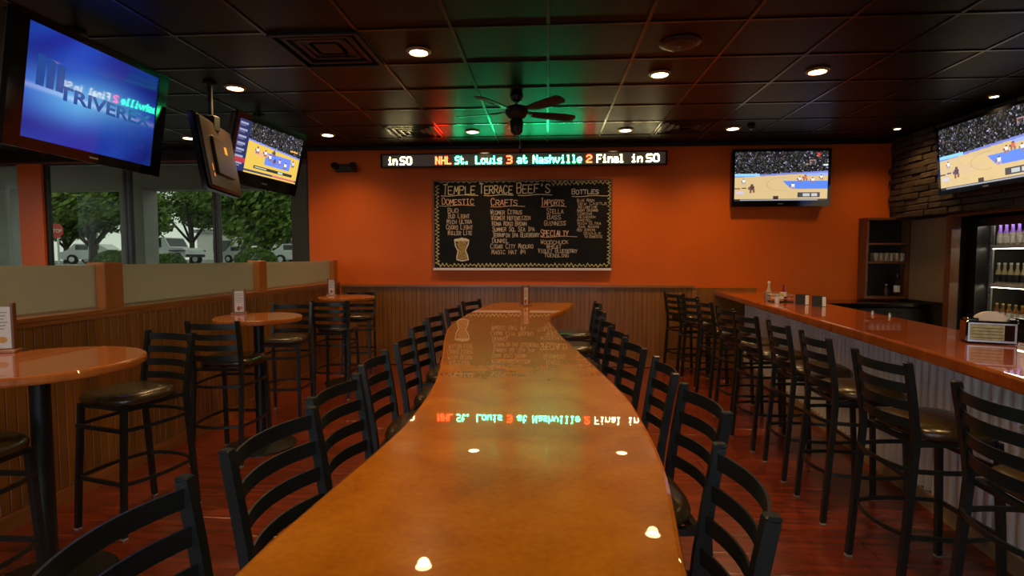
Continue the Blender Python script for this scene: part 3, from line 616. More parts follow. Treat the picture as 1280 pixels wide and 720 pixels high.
# ------------------------------------------------------------------ bar stools
def make_stool():
    t=empty('bar_stool',(0,0,0),0,'x','bar stool')
    b=MB(); n=32; ring=[]
    def sup(a,rx,ry):  # rounded seat outline, front (+y) a little wider
        c,s=math.cos(a),math.sin(a); e=.62
        x=rx*math.copysign(abs(c)**e,c); y=ry*math.copysign(abs(s)**e,s); return x*(1+.05*y/ry),y
    prof=[(.93,.730),(1.0,.738),(1.02,.756),(.985,.775),(.90,.788),(.6,.795),(.25,.796)]
    for k,z in prof:
        for i in range(n):
            x,y=sup(2*PI*i/n,.205*k,.20*k); b.v.append((x,y+.01,z))
    for q in range(len(prof)-1):
        for i in range(n): j=(i+1)%n; b.f.append((q*n+i,q*n+j,q*n+n+j,q*n+n+i)); b.mi.append(0)
    b.f+= [tuple(range(n-1,-1,-1)),tuple(range((len(prof)-1)*n,len(prof)*n))]; b.mi+=[0,0]
    b.build('seat',M['vinyl'],t,smooth=50)
    b=MB(); 
    for s in(-1,1): b.sweep([(s*.165,-.19,.715),(s*.165,.165,.715)],.022,.022)
    b.sweep([(-.165,.165,.715),(.165,.165,.715)],.022,.022); b.sweep([(-.165,-.185,.715),(.165,-.185,.715)],.022,.022); b.build('seat_frame',M['metal'],t,smooth=0)
    for s in(-1,1):
        b=MB(); pts=[(s*.185,-.255,.012),(s*.183,-.235,.30),(s*.181,-.212,.60),(s*.181,-.205,.72),(s*.183,-.212,.80),(s*.186,-.235,.95),(s*.187,-.258,1.082)]
        b.sweep(pts,.026,.028,up=(0,1,0)); b.cbox((s*.187,-.2595,1.086),(.0275,.0295,.010),.003)
        lg=b.build('leg',M['metal'],t,smooth=0)
        bb_=MB(); bb_.cbox((s*.185,-.2555,.006),(.03,.03,.012),.002); bb_.build('foot_glide',M['cap'],lg,smooth=0)
        b=MB(); b.sweep([(s*.170,.168,.725),(s*.178,.190,.35),(s*.184,.205,.012)],.027,.027,up=(0,1,0)); lg=b.build('leg',M['metal'],t,smooth=0)
        bb_=MB(); bb_.cbox((s*.184,.2055,.006),(.03,.03,.012),.002); bb_.build('foot_glide',M['cap'],lg,smooth=0)
    for k,z in enumerate((1.048,.968,.888,.808)):
        y0=-.212-.046*(z-.8)/.28; pts=[(x,y0-.045*(1-(x/.176)**2),z) for x in [(-.176+.352*i/12) for i in range(13)]]
        b=MB(); b.sweep(pts,.006,.043); b.build('back_slat',M['metal'],t,smooth=40)
    def arc(p,q,bow,z,n=8):
        p=V(p);q=V(q);d=(q-p); nn=V((d.y,-d.x)).normalized()*bow
        return [(*(p+d*i/n+nn*(4*(i/n)*(1-i/n))),z) for i in range(n+1)]
    for z,bw_ in((.30,.035),(.60,.03)):
        b=MB(); b.sweep(arc((-.178,.192),(.178,.192),0 if z<.5 else .0,z,2),.014,.022); b.build('foot_bar',M['metal'],t,smooth=0)
        b=MB(); b.sweep(arc((.18,-.23),(.18,.19),bw_,z),.010,.020); b.build('foot_bar',M['metal'],t,smooth=40)
        b=MB(); b.sweep(arc((-.18,.19),(-.18,-.23),bw_,z),.010,.020); b.build('foot_bar',M['metal'],t,smooth=40)
        b=MB(); b.sweep(arc((-.18,-.225),(.18,-.225),bw_*1.4,z),.010,.020); b.build('foot_bar',M['metal'],t,smooth=40)
    return t
proto=make_stool(); used=[False]
def stool(bx,by,face,label,group):
    """bx,by: point between the tops of the two back posts; face: heading the sitter looks to (deg)"""
    f=math.radians(face); rz=f-PI/2; loc=(bx+math.cos(f)*.258,by+math.sin(f)*.258,0)
    if not used[0]:
        used[0]=True; proto.location=loc; proto.rotation_euler=(0,0,rz); proto['label']=label; proto['group']=group; return proto
    return dup(proto,loc,rz,label,group)
g='bar stools down the left side of the big table'
for i,(x,y,f,l) in enumerate([(-.76,.87,0,'black ladder-back bar stool cut by the bottom left edge, nearest at the big table'),
 (-.745,1.40,-6,'second bar stool from the camera on the left of the big table'),
 (-.765,1.88,-3,'third bar stool from the camera on the left of the big table'),
 (-.80,2.42,2,'fourth bar stool on the left of the big table, standing clear before a gap'),
 (-.81,2.98,2,'fifth bar stool on the left of the big table, just past the gap'),
 (-.88,3.60,0,'sixth bar stool on the left of the big table, where the edge bulges out'),
 (-.90,4.22,-5,'seventh bar stool on the left of the big table, third from the far end'),
 (-.88,4.95,-8,'second to last bar stool at the far end of the big table, left side'),
 (-.82,5.75,-20,'farthest bar stool on the left of the big table, only its top rail showing')]): stool(x,y,f,l,g)
g='bar stools down the right side of the big table'
for i,(x,y,f,l) in enumerate([(.415,1.15,176,'nearest bar stool on the right of the big table, slats filling the bottom edge'),
 (.52,1.80,185,'second bar stool on the right of the big table, dark seat tucked under the edge'),
 (.51,2.34,180,'third bar stool on the right of the big table, its post before the bar stools'),
 (.47,2.92,187,'fourth bar stool on the right of the big table, bright floor showing through its slats'),
 (.45,3.42,188,'fifth bar stool on the right of the big table, behind a clear-standing stool'),
 (.44,3.93,186,'sixth bar stool on the right of the big table, hidden amid the tight cluster'),
 (.47,4.72,184,'second to last bar stool on the right of the big table, gold lit seat'),
 (.52,5.55,183,'farthest bar stool on the right of the big table, topmost of the cluster')]): stool(x,y,f,l,g)
g='bar stools along the corrugated bar'
for i,(x,y,f,l) in enumerate([(1.52,1.90,-3,'nearest bar stool at the bar, cut off by the right edge'),
 (1.575,2.63,3,'second bar stool at the bar, lit bronze seat against the corrugated steel'),
 (1.61,3.33,-3,'third bar stool at the bar, left of open corrugated panel'),
 (1.64,3.92,-3,'fourth bar stool at the bar, in front of metal and overlapped by the third'),
 (1.62,4.50,6,'fifth bar stool at the bar, in the middle of the row'),
 (1.65,5.10,4,'sixth bar stool at the bar, bright seat glimpsed through the slats'),
 (1.68,5.85,5,'seventh bar stool at the bar, below the caddy end of the counter'),
 (1.69,6.60,22,'second to last bar stool near the back wall, narrow and turned'),
 (1.66,7.15,25,'farthest bar stool at the bar end, standing clear against beadboard')]): stool(x,y,f,l,g)
g='bar stools at the small round tables'
for x,y,f,l in [(-2.42,1.72,90,'bar stool cut by the left edge, seat tucked below the nearest round table'),
 (-2.37,3.21,-105,'bar stool facing the camera behind the nearest round table, bronze sheen on its seat'),
 (-2.44,3.74,92,'bar stool seen from behind before the middle round table'),
 (-2.60,5.30,-80,'bar stool behind the middle round table, facing the camera'),
 (-2.34,5.62,95,'bar stool seen from behind at the farthest round table'),
 (-2.58,7.28,-80,'bar stool against the back wall behind the farthest round table')]: stool(x,y,f,l,g)
# ------------------------------------------------------------------ round pub tables
def pub(x,y,r,label):
    t=empty('round_pub_table',(x,y,0),0,label,'table','round pub tables along the frosted partition')
    n=56; b=MB(); b.slab([(r*math.cos(2*PI*i/n),r*math.sin(2*PI*i/n)) for i in range(n)],1.03,1.072,.012); b.build('tabletop',M['pub'],t,smooth=14)
    b=MB(); b.lathe([(.04,.03),(.04,1.02)],20); b.build('pole',M['metal'],t)
    b=MB(); b.lathe([(.27,.0),(.27,.012),(.2,.022),(.06,.035),(.045,.06)],32); b.build('base',M['metal'],t)
    b=MB(); b.sweep([(-.2,0,1.022),(.2,0,1.022)],.05,.012); b.sweep([(0,-.2,1.022),(0,.2,1.022)],.05,.012); b.build('top_bracket',M['metal'],t,smooth=0)
    return t
pub(-2.36,2.32,.42,'nearest round pub table at the left edge with a menu holder on it')
pub(-2.345,4.2,.335,'middle round pub table by the frosted partition')
pub(-2.47,6.45,.34,'farthest round pub table near the back wall corner')
def holder(x,y,z,rz,h,w_,label,artf=False):
    t=empty('menu_holder',(x,y,z),rz,label,'menu holder','wooden menu card holders')
    b=MB(); b.cbox((0,0,.008),(w_+.05,.07,.016),.003); b.build('base',M['trim'],t)
    for s in(-1,1):
        b=MB(); b.cbox((s*(w_/2+.006),0,.016+h/2),(.014,.03,h),.003); b.build('side_post',M['cabwood'],t)
    MB().bb(-w_/2,w_/2,-.0035,.0035,.02,h-.005).build('card',M['card'],t,smooth=0)
    im=mat('food_print',(.35,.05,.02),.4); im2=mat('gold_print',(.6,.3,.05),.4); gy=mat('grey_print',(.25,.2,.15),.5)
    for k in range(6):
        MB().bb(-w_*.38,w_*(.38-.05*(k%3)),-.0042,-.0036,h*.85-k*h*.07,h*.85-k*h*.07+.004).build('printed_line',gy,t,smooth=0)
    b=MB(); b.slab([(w_*.18*math.cos(a)-w_*.05,h*.1*math.sin(a)) for a in [i*PI/6 for i in range(12)]],0,.0006,.0002); o=b.build('printed_picture',im,t,smooth=0); o.rotation_euler=(PI/2,0,0); o.location=(0,-.0038,h*.24)
    b=MB(); b.slab([(w_*.14*math.cos(a)+w_*.22,h*.07*math.sin(a)) for a in [i*PI/6 for i in range(12)]],0,.0006,.0002); o=b.build('printed_picture',im2,t,smooth=0); o.rotation_euler=(PI/2,0,0); o.location=(0,-.0038,h*.27)
    return t
holder(-2.77,2.50,1.072,math.radians(20),.235,.15,'wooden menu holder with printed food card on the nearest round table')
holder(-2.60,4.36,1.072,math.radians(25),.20,.075,'wooden menu holder with white card on the middle round table')
holder(-2.72,6.60,1.072,math.radians(20),.20,.07,'wooden menu holder on the farthest round table')
holder(-.21,5.15,1.085,math.radians(62),.18,.10,'slim wooden menu holder seen edge-on at the far end of the big table')
# ------------------------------------------------------------------ the bar
FE=[(2.33,WALL-.01),(2.24,6.5),(2.14,5.46),(2.00,3.95),(1.915,3.02),(1.86,2.53),(1.80,2.12),(1.70,1.55),(1.62,1.1)]
fe=cr(FE,5)
def off(pts,d):
    out=[]
    for i,p in enumerate(pts):
        a=V(pts[max(i-1,0)]); c=V(pts[min(i+1,len(pts)-1)]); t=(c-a).normalized(); n=V((-t.y,t.x)); out.append(tuple(V(p)+n*d))
    return out
be=off(fe,.66)
bar=empty('bar_counter',(2.4,4.4,0),0,'long glossy red-brown bar counter faced with corrugated steel at right','bar')
o_=lambda p,dx=2.4,dy=4.4:(p[0]-dx,p[1]-dy)
be=[(x,min(y,WALL-.01)) for x,y in be]
b=MB(); b.slab([o_(p) for p in (fe+be[::-1])],1.025,1.09,.012); b.build('counter_top',M['bartop'],bar,smooth=14)
f1=off(fe,.42); f2=off(fe,.60)
f1=[(x,min(y,WALL-.012)) for x,y in f1]; f2=[(x,min(y,WALL-.012)) for x,y in f2]
b=MB(); b.slab([o_(p) for p in (off(f1,.018)+f2[::-1])],.0,1.024,.004); b.build('bar_body',M['darkcab'],bar,smooth=0)
# corrugated steel facing, in sheets
dense=[]; 
for a,c in zip(f1[:-1],f1[1:]):
    a=V(a);c=V(c); 
    for k in range(4): dense.append(a+(c-a)*k/4)
dense.append(V(f1[-1])); L=[0]
for a,c in zip(dense[:-1],dense[1:]): L.append(L[-1]+(c-a).length)
def atlen(s):
    for i in range(len(L)-1):
        if L[i+1]>=s: 
            k=(s-L[i])/max(L[i+1]-L[i],1e-9); p=dense[i].lerp(dense[i+1],k); t=(dense[i+1]-dense[i]).normalized(); return p,V((-t.y,t.x))
    t=(dense[-1]-dense[-2]).normalized(); return dense[-1],V((-t.y,t.x))
s=0; tot=L[-1]; pitch=.076
while s<tot-.05:
    e=min(s+.81,tot); b=MB(); n=int((e-s)/pitch*10)
    for i in range(n+1):
        q=s+(e-s)*i/n; p,nn=atlen(q); d=-.013*max(-1,min(1,1.5*math.cos(2*PI*q/pitch))); x,y=o_(p+nn*(d+.002))
        b.v+= [(x,y,.10),(x,y,1.024)]
        if i: k=2*i; b.f.append((k-2,k,k+1,k-1)); b.mi.append(0)
    b.build('corrugated_sheet',M['corr'],bar,smooth=60); s=e-.0
b=MB(); b.sweep([(*o_(p),.05) for p in off(fe,.405)][1:],.024,.10); b.build('kick_board',mat('worn_kick_board',(.30,.20,.12),.5,var=.3,scale=(5,5,5)),bar,smooth=0)
b=MB(); b.sweep([(*o_(p),1.0) for p in off(fe,.400)][1:],.02,.05); b.build('top_rail',M['cabwood'],bar,smooth=0)
# napkin dispenser on bar
t=empty('napkin_dispenser',(2.385,3.05,1.09),math.radians(-52),'black and chrome napkin dispenser with white napkins on the bar','napkin dispenser')
t.rotation_euler[2]=math.radians(-24)
b=MB(); b.cbox((0,0,.062),(.215,.135,.120),.008); b.build('body',M['bezel'],t)
for s in(-1,1):
    b=MB(); 
    b.bb(-.095,.095,s*.0685-.003,s*.0685+.003,.010,.020); b.bb(-.095,.095,s*.0685-.003,s*.0685+.003,.104,.112); b.bb(-.100,-.092,s*.0685-.003,s*.0685+.003,.010,.112); b.bb(.092,.100,s*.0685-.003,s*.0685+.003,.010,.112); b.build('chrome_frame',M['steel'],t,smooth=0)
b=MB(); b.bb(-.09,.05,-.0705,-.0685,.022,.102); b.build('advert_card',mat('pale_green_card',(.42,.42,.22),.35,var=.3,scale=(40,40,40)),t,smooth=0)
b=MB()
for k in range(4): b.bb(-.085,.045,-.0715,-.0706,.032+k*.017,.036+k*.017)
b.build('advert_lines',mat('dark_print',(.12,.10,.05),.5),t,smooth=0)
b=MB(); n=10; vs=[];
for j,yy in enumerate((-.018,.018)):
    for i in range(n+1):
        u_=i/n; vs.append((-.07+.16*u_,yy+.01*math.sin(u_*7),.118+.052*math.sin(PI*min(1,u_*1.0))**.6))
    
b.v=vs+[(x,y,.115) for x,y,z in vs]; m_=n+1
for i in range(n):
    b.f+=[(i,i+1,m_+i+1,m_+i),(i,i+1,2*m_+i+1,2*m_+i),(m_+i,m_+i+1,3*m_+i+1,3*m_+i)]; b.mi+=[0]*3
b.build('napkins',mat('white_paper_napkin',(.75,.66,.58),.8,bump=.4,scale=(30,30,30)),t,smooth=60)
MB().cbox((-.075,0,.125),(.05,.09,.02),.004).build('lid',M['bezel'],t); MB().cbox((.09,0,.125),(.04,.11,.015),.004).build('lid',M['bezel'],t)
# condiment caddy and its things
t=empty('condiment_caddy',(2.42,5.72,1.09),math.radians(-10),'dark condiment caddy holding bottles on the far end of the bar','caddy')
b=MB(); b.cbox((0,0,.006),(.22,.16,.012),.003); b.build('tray',M['black'],t)
b=MB()
for z_ in (.04,.075):
    for p,q in (((-.11,-.08),(.11,-.08)),((.11,-.08),(.11,.08)),((.11,.08),(-.11,.08)),((-.11,.08),(-.11,-.08))): b.tube([(*p,z_),(*q,z_)],.003,6)
for p in ((-.11,-.08),(.11,-.08),(.11,.08),(-.11,.08)): b.tube([(*p,.0),(*p,.08)],.003,6)
b.build('wire_rack',M['steel'],t)
def bottle(name,x,y,z,prof,m,label,cat,labm=None,cap=None,group=None,lz=(.3,.6),n=14):
    t=empty(name,(x,y,z),0,label,cat,group); b=MB(); b.lathe(prof,n); b.build('body',m,t)
    H=prof[-1][1]; R=max(r for r,_ in prof)
    if labm: b=MB(); b.lathe([(R+.0012,H*lz[0]),(R+.0012,H*lz[1])],n); b.f=b.f[:-2]; b.mi=b.mi[:-2]; b.build('paper_label',labm,t)
    if cap: b=MB(); r=prof[-1][0]; b.lathe([(r+.003,H-.006),(r+.003,H+.012),(r*.6,H+.016)],n); b.build('cap',cap,t)
    return t
red=mat('ketchup_red',(.28,.008,.004),.15,coat=.5); wl=M['white']
kp=[(.026,0),(.029,.01),(.029,.075),(.025,.10),(.012,.135),(.011,.155)]
bottle('ketchup_bottle',2.44,5.70,1.104,kp,red,'red sauce bottle with white label in the bar caddy','bottle',wl,red)
bottle('sauce_bottle',2.37,5.90,1.09,[(.024,0),(.026,.01),(.026,.10),(.011,.14),(.010,.19)],mat('pale_dressing',(.55,.42,.25),.3),'tall white-topped bottle at the far side of the bar caddy','bottle',None,wl)
bottle('salt_shaker',2.335,5.60,1.09,[(.02,0),(.022,.01),(.018,.06),(.015,.07)],wl,'white salt shaker in front of the bar caddy','shaker',None,M['steel'])
bottle('mustard_bottle',2.40,5.66,1.104,[(.022,0),(.024,.01),(.024,.07),(.018,.085)],mat('mustard',(.55,.35,.06),.3),'small yellow-beige bottle in the bar caddy','bottle',wl,None)
t=empty('wooden_card_rail',(2.40,5.84,1.09),math.radians(-20),'short pale wooden rail standing on the bar beside the caddy','rail')
b=MB(); b.cbox((0,0,.09),(.19,.02,.014),.003); b.build('top_bar',M['post'],t)
for s in(-1,1): b=MB(); b.cbox((s*.085,0,.042),(.014,.02,.084),.003); b.build('upright',M['cabwood'],t)
for k,(x,y,a,l) in enumerate([(2.50,5.42,-25,'black table menu stand with a cream page, right of the bar caddy'),(2.56,5.22,-22,'black menu stand farther right, its cream edge facing out')]):
    t=empty('table_menu',(x,y,1.09),math.radians(a),l,'menu','black menus on the bar')
    b=MB(); b.add([(-.06,-.03,0),(.06,-.03,0),(.06,.03,0),(-.06,.03,0),(-.06,0,.10),(.06,0,.10)],[(0,1,5,4),(3,4,5,2),(0,4,3),(1,2,5),(0,3,2,1)]); b.build('cover',M['darkcab'],t,smooth=0)
    b=MB(); b.add([(.025,-.031,.004),(.055,-.031,.004),(.055,-.004,.092),(.025,-.004,.092)],[(0,1,2,3)]); b.build('page',M['card'],t,smooth=0)
for x,y,nf in ((2.73,4.35,'nearer'),(2.70,4.52,'farther')):
    t=empty('soda_gun_nozzle',(x-.06,y,1.09),0,f'{nf} of two tiny chrome fittings on the back edge of the bar','fitting','chrome fittings on the bar')
    b=MB(); b.lathe([(.01,0),(.01,.02),(.006,.03)],10); b.build('stem',M['steel'],t)
# ------------------------------------------------------------------ back bar
t=empty('back_counter',(3.97,7.32,0),0,'low black counter along the orange wall behind the bar','counter')
b=MB(); b.cbox((0,0,.46),(1.60,.60,.92),.008); b.build('body',M['darkcab'],t); b=MB(); b.cbox((0,-.01,.95),(1.64,.64,.05),.008); b.build('worktop',M['bezel'],t)
for k in range(3): b=MB(); b.cbox((-.53+k*.53,-.308,.46),(.50,.016,.80),.004); d=b.build('door',M['darkcab'],t); h=MB(); h.tube([(-.33+k*.53,-.335,.6),(-.33+k*.53,-.335,.75)],.006,8); h.build('handle',M['steel'],d)
# open shelf cabinet
t=empty('shelf_cabinet',(4.535,7.54,1.0),0,'open wooden shelf cabinet in the corner with glasses and a bottle','cabinet')
x0,x1,y0,y1,H=-.285,.285,-.07,.105,1.05
for nm,q in (('side_panel',(x0,x0+.03,y0,y1,0,H)),('side_panel',(x1-.03,x1,y0,y1,0,H)),('top_panel',(x0-.01,x1+.01,y0-.015,y1,H,H+.03)),('bottom_panel',(x0+.03,x1-.03,y0,y1,0,.03)),('shelf',(x0+.03,x1-.03,y0+.01,y1-.02,.47,.50)),('shelf',(x0+.03,x1-.03,y0+.01,y1-.02,.72,.745))):
    MB().bb(*q).build(nm,M['cabwood'],t,smooth=0)
MB().bb(x0+.03,x1-.03,y1-.02,y1-.005,.03,H).build('back_panel',M['darkcab'],t,smooth=0)
gp=[(.028,0),(.029,.005),(.030,.06),(.033,.11),(.0315,.11),(.028,.06),(.027,.008),(.0001,.008)]
gm=mat('clear_tumbler',(.8,.78,.7),.05,spec=.8); gm.node_tree.nodes['Principled BSDF'].inputs['Transmission Weight'].default_value=.8
gg=None
for row,(yy,zz) in enumerate(((7.515,1.501),(7.59,1.501))):
    for k in range(6):
        l=f'clear tumbler, {ORD[k]} in the {"front" if row==0 else "back"} row on the cabinet shelf'
        if gg is None:
            b=MB(); b.lathe(gp,14); gg=b.build('tumbler',gm); tag(gg,l,'glass','tumblers on the cabinet shelf front row'); o=gg
        else:
            o=gg.copy(); COL.objects.link(o); o['label']=l; o['group']=f'tumblers on the cabinet shelf {"front" if row==0 else "back"} row'
        o.location=(4.40+k*.068,yy,zz)
wine=[(.034,0),(.037,.01),(.037,.18),(.015,.235),(.014,.29)]
bottle('wine_bottle',4.70,7.53,1.03,wine,mat('dark_bottle_glass',(.02,.012,.008),.1,spec=.8),'dark wine bottle with cream label at the bottom of the shelf cabinet','bottle',M['card'],M['black'],lz=(.2,.5))
bottle('spirit_bottle',4.56,7.53,1.03,[(.028,0),(.03,.01),(.03,.09),(.012,.12),(.011,.15)],M['tvback'],'short dark bottle with steel cap beside the wine bottle','bottle',None,M['steel'])
# lit cooler with bottles
t=empty('bottle_cooler',(5.30,5.55,0),0,'black glass-front cooler with lit shelves of bottles at the right edge','cooler')
dark=M['darkcab']; inn=mat('cooler_inner_wall',(.30,.28,.20),.5)
b=MB(); b.bb(-.30,.36,-1.02,-.99,0,2.0); b.bb(-.30,.36,1.12,1.15,0,2.0); b.bb(-.30,.36,-.99,1.12,1.97,2.0); b.bb(-.30,.36,-.99,1.12,0,.06); b.bb(.33,.36,-.99,1.12,.06,1.97); b.build('case',dark,t,smooth=0)
MB().bb(.315,.329,-.98,1.0,.08,1.96).build('back_liner',inn,t,smooth=0)
b=MB(); b.bb(-.12,-.10,1.065,1.08,.1,1.95); b.bb(-.12,-.10,1.10,1.115,.1,1.95)
for k in range(46): b.bb(-.122,-.098,1.08,1.10,.12+k*.04,.14+k*.04)
b.build('shelf_standard',M['steel'],t,smooth=0)
lit=emis('cooler_lamp',(1,.93,.68),3.0)
SH=[1.68,1.235,.84]
for k,z_ in enumerate(SH):
    MB().bb(-.14,.30,-.95,1.05,z_-.02,z_).build('shelf',M['white'],t,smooth=0)
    MB().bb(-.155,-.14,-.95,1.05,z_-.025,z_+.018).build('price_rail',M['white'],t,smooth=0)
for z_ in (1.93,): MB().bb(-.14,-.11,-.95,1.05,z_,z_+.02).build('lamp_strip',emis('cooler_lamp_top',(1,.93,.68),14),t,smooth=0)
for z_ in SH[:2]: MB().bb(-.12,-.10,-.95,1.05,z_-.032,z_-.0205).build('lamp_strip',emis('cooler_lamp_mid',(1,.93,.68),14),t,smooth=0)
MB().bb(-.12,-.105,.3,1.05,.1,.80).build('interior_glow_panel',emis('painted_interior_glow',(.9,.85,.6),.35),t,smooth=0)  # no lamp: glow put into this panel's colour for the bright lower interior
b=MB(); b.bb(-.302,-.28,-.99,-.93,.06,1.97); b.bb(-.302,-.28,.0,.06,.06,1.97); b.bb(-.302,-.28,1.06,1.12,.06,1.97); b.bb(-.302,-.28,-.99,1.12,.06,.12); b.bb(-.302,-.28,-.99,1.12,1.91,1.97); b.build('door_frame',dark,t,smooth=0)
bp=[(.029,0),(.031,.01),(.031,.12),(.026,.15),(.013,.19),(.0125,.24)]
styles=[(mat('pale_bottle',(.5,.42,.3),.15,coat=.4),mat('violet_foil',(.22,.10,.55),.3),'pale bottle with violet foil top','upper'),
        (mat('clear_beer_bottle',(.5,.42,.22),.15,coat=.4),mat('silver_cap',(.6,.6,.6),.3,metal=.7),'clear bottle with dark label','middle'),
        (mat('amber_bottle',(.22,.09,.02),.12,coat=.6),mat('gold_cap',(.6,.4,.1),.3,metal=.6),'amber bottle with gold cap','lower')]
blk=mat('black_label_paper',(.02,.02,.02),.5)
for k,(bm_,cap_,ds,sh) in enumerate(styles):
    src=None
    for j in range(7):
        yy=6.55-j*.083
        sc_=1.0 if k<2 else .72
        l=f'{ds}, {ORD[j]} on the {sh} cooler shelf'; g=f'bottles on the {sh} cooler shelf'
        if src is None:
            src=bottle('beer_bottle',5.205,yy,SH[k]+.001,bp,bm_,l,'bottle',[wl,blk,wl][k],cap_,g,(.15,.5),12); 
            if k==0: b=MB(); b.lathe([(.0275,.148),(.0145,.19),(.0142,.235)],12); b.f=b.f[:-2]; b.mi=b.mi[:-2]; b.build('foil',cap_,src)
            src.scale=(1,1,sc_)
        else: dup(src,(5.205,yy,SH[k]+.001),0,l,g)
# undercounter unit right of cooler
t=empty('undercounter_fridge',(4.30,4.10,0),0,'black undercounter unit at the right edge behind the bar','fridge')
b=MB(); b.cbox((0,0,.50),(.55,1.5,1.0),.01); b.build('body',M['darkcab'],t); b=MB(); b.cbox((0,0,1.015),(.58,1.54,.03),.005); b.build('worktop',M['bezel'],t)
for k in range(2): b=MB(); b.cbox((-.283,-.37+k*.74,.5),(.02,.70,.85),.005); d=b.build('door',M['darkcab'],t); h=MB(); h.tube([(-.305,-.1+k*.2,.6),(-.305,-.1+k*.2,.85)],.007,8); h.build('handle',M['steel'],d)
# ------------------------------------------------------------------ outdoors beyond the windows
asph=mat('car_park_asphalt',(.17,.17,.165),.85,var=.15,scale=(1,1,1)); 
gr=MB()
prof=[(WALL+.25,-.13),(13,-.05),(24,.95),(36,1.10),(90,1.25)]
for (ya,za),(yb,zb) in zip(prof[:-1],prof[1:]): gr.add([(-60,ya,za),(20,ya,za),(20,yb,zb),(-60,yb,zb)],[(0,1,2,3)])
gr.add([(-60,-60,-.14),(-8.9,-60,-.14),(-8.9,7.9,-.14),(-60,7.9,-.14)],[(0,1,2,3)]); gr.add([(-8.9,-60,-.14),(40,-60,-.14),(40,-1.2,-.14),(-8.9,-1.2,-.14)],[(0,1,2,3)])
struct(gr.build('ground',asph,smooth=0))
arc=empty('porch_canopy',(0,10.2,0),0,'grey concrete walkway canopy with square columns outside the windows','canopy')
conc=mat('grey_concrete',(.33,.33,.31),.8,var=.08,scale=(2,2,2))
b=MB(); b.bb(-18,-1,-.15,.15,2.87,3.6); b.build('beam',conc,arc,smooth=0); b=MB(); b.bb(-18,-1,-2.3,-.15,3.35,3.6); b.build('roof_slab',conc,arc,smooth=0)
for x in (-10.75,-8.05,-4.62): b=MB(); b.cbox((x,-.05,1.4),(.48 if x>-9 else .40,.40,3.0),.01); b.build('column',conc,arc)
leafm=mat('tree_leaf',(.10,.17,.022),.6,var=.5,scale=(3,3,3)); bark=mat('tree_bark',(.05,.035,.025),.9)
def tree(x,y,zg,R,hh,label,n=5200,seed=1):
    rng=random.Random(seed); t=empty('tree',(x,y,zg),0,label,'tree','trees across the car park')
    b=MB(); b.tube([(0,0,-.3),(.05,0,hh*.25),(-.05,.1,hh*.5)],[.22,.17,.12],8)
    for a in range(5): an=a*1.3; b.tube([(0,0,hh*.22),(R*.35*math.cos(an),R*.35*math.sin(an),hh*.5),(R*.6*math.cos(an),R*.6*math.sin(an),hh*.7)],[.11,.08,.04],6)
    b.build('trunk',bark,t)
    blobs=[(rng.uniform(-.62,.62)*R,rng.uniform(-.6,.6)*R,hh*rng.uniform(.46,.86),R*rng.uniform(.32,.50)) for _ in range(16)]
    b=MB()
    for k in range(n):
        bx,by,bz,br=blobs[k%16]; d=V((rng.gauss(0,1),rng.gauss(0,1),rng.gauss(0,1))).normalized()*br*rng.uniform(.55,1.05); d.z*=.75
        p=V((bx,by,bz))+d; s=rng.uniform(.11,.20); a=V((rng.gauss(0,1),rng.gauss(0,1),rng.gauss(0,1))).normalized(); c=a.orthogonal().normalized(); e=a.cross(c)
        b.add([p-c*s,p+e*s*.5,p+c*s,p-e*s*.5],[(0,1,2,3)])
    tag(b.build('foliage',leafm,t,smooth=0),kind='stuff')
tree(-23.2,26,.95,3.2,4.9,'round dark tree seen through the second window from the left',seed=1,n=13000)
tree(-27.2,39.5,1.1,4.2,6.8,'tree behind the parked off-road car',seed=2,n=13000)
tree(-14.0,26,.95,3.3,4.4,'wide tree seen below the basketball television',seed=3,n=13000)
tree(-8.2,30,1.0,3.0,4.6,'tree at the corner of the windows, mostly hidden by the orange wall',seed=4)
tree(-31,28,.95,3.0,4.6,'tree at the left edge beyond the first window',seed=5)
tree(-36,38,1.1,3.0,5.0,'tree mostly hidden behind the concrete column',seed=6)
hm=mat('hedge_leaf',(.09,.15,.03),.7,var=.4,scale=(4,4,4))
def hedge(x,y,zg,w_,h_,label,seed):
    rng=random.Random(seed); b=MB()
    for k in range(1500):
        u_=V((rng.gauss(0,1),rng.gauss(0,1),rng.gauss(0,1))).normalized(); p=V((u_.x*w_/2,u_.y*w_*.3,h_*.5+u_.z*h_*.5)); s=rng.uniform(.06,.13); a=V((rng.gauss(0,1),rng.gauss(0,1),rng.gauss(0,1))).normalized(); c=a.orthogonal().normalized(); e=a.cross(c)
        b.add([p-c*s,p+e*s*.5,p+c*s,p-e*s*.5],[(0,1,2,3)])
    o=b.build('hedge',hm,None,(x,y,zg),smooth=0); tag(o,label,'hedge')
hedge(-12.9,23,.85,1.8,1.1,'low hedge under the wide tree in the car park',11)
hedge(-16.6,22.5,.80,1.5,.9,'low hedge between the windows, right of the off-road car',12)
hedge(-19.6,23,.85,1.5,1.0,'low hedge under the round dark tree',13)
hedge(-9.6,24,.95,2.2,.8,'long low hedge near the window corner',14)
curb=mat('pale_curb',(.62,.60,.56),.8)
b=MB(); b.cbox((0,0,0),(40,.8,.3),.03); o=b.build('curb',curb,None,(-14,19.0,.45)); tag(o,'pale raised kerb strip across the car park','kerb')
b=MB(); b.cbox((0,0,0),(60,.6,.25),.03); o=b.build('curb',curb,None,(-20,31,1.0)); tag(o,'distant pale kerb strip beneath the far trees','kerb')
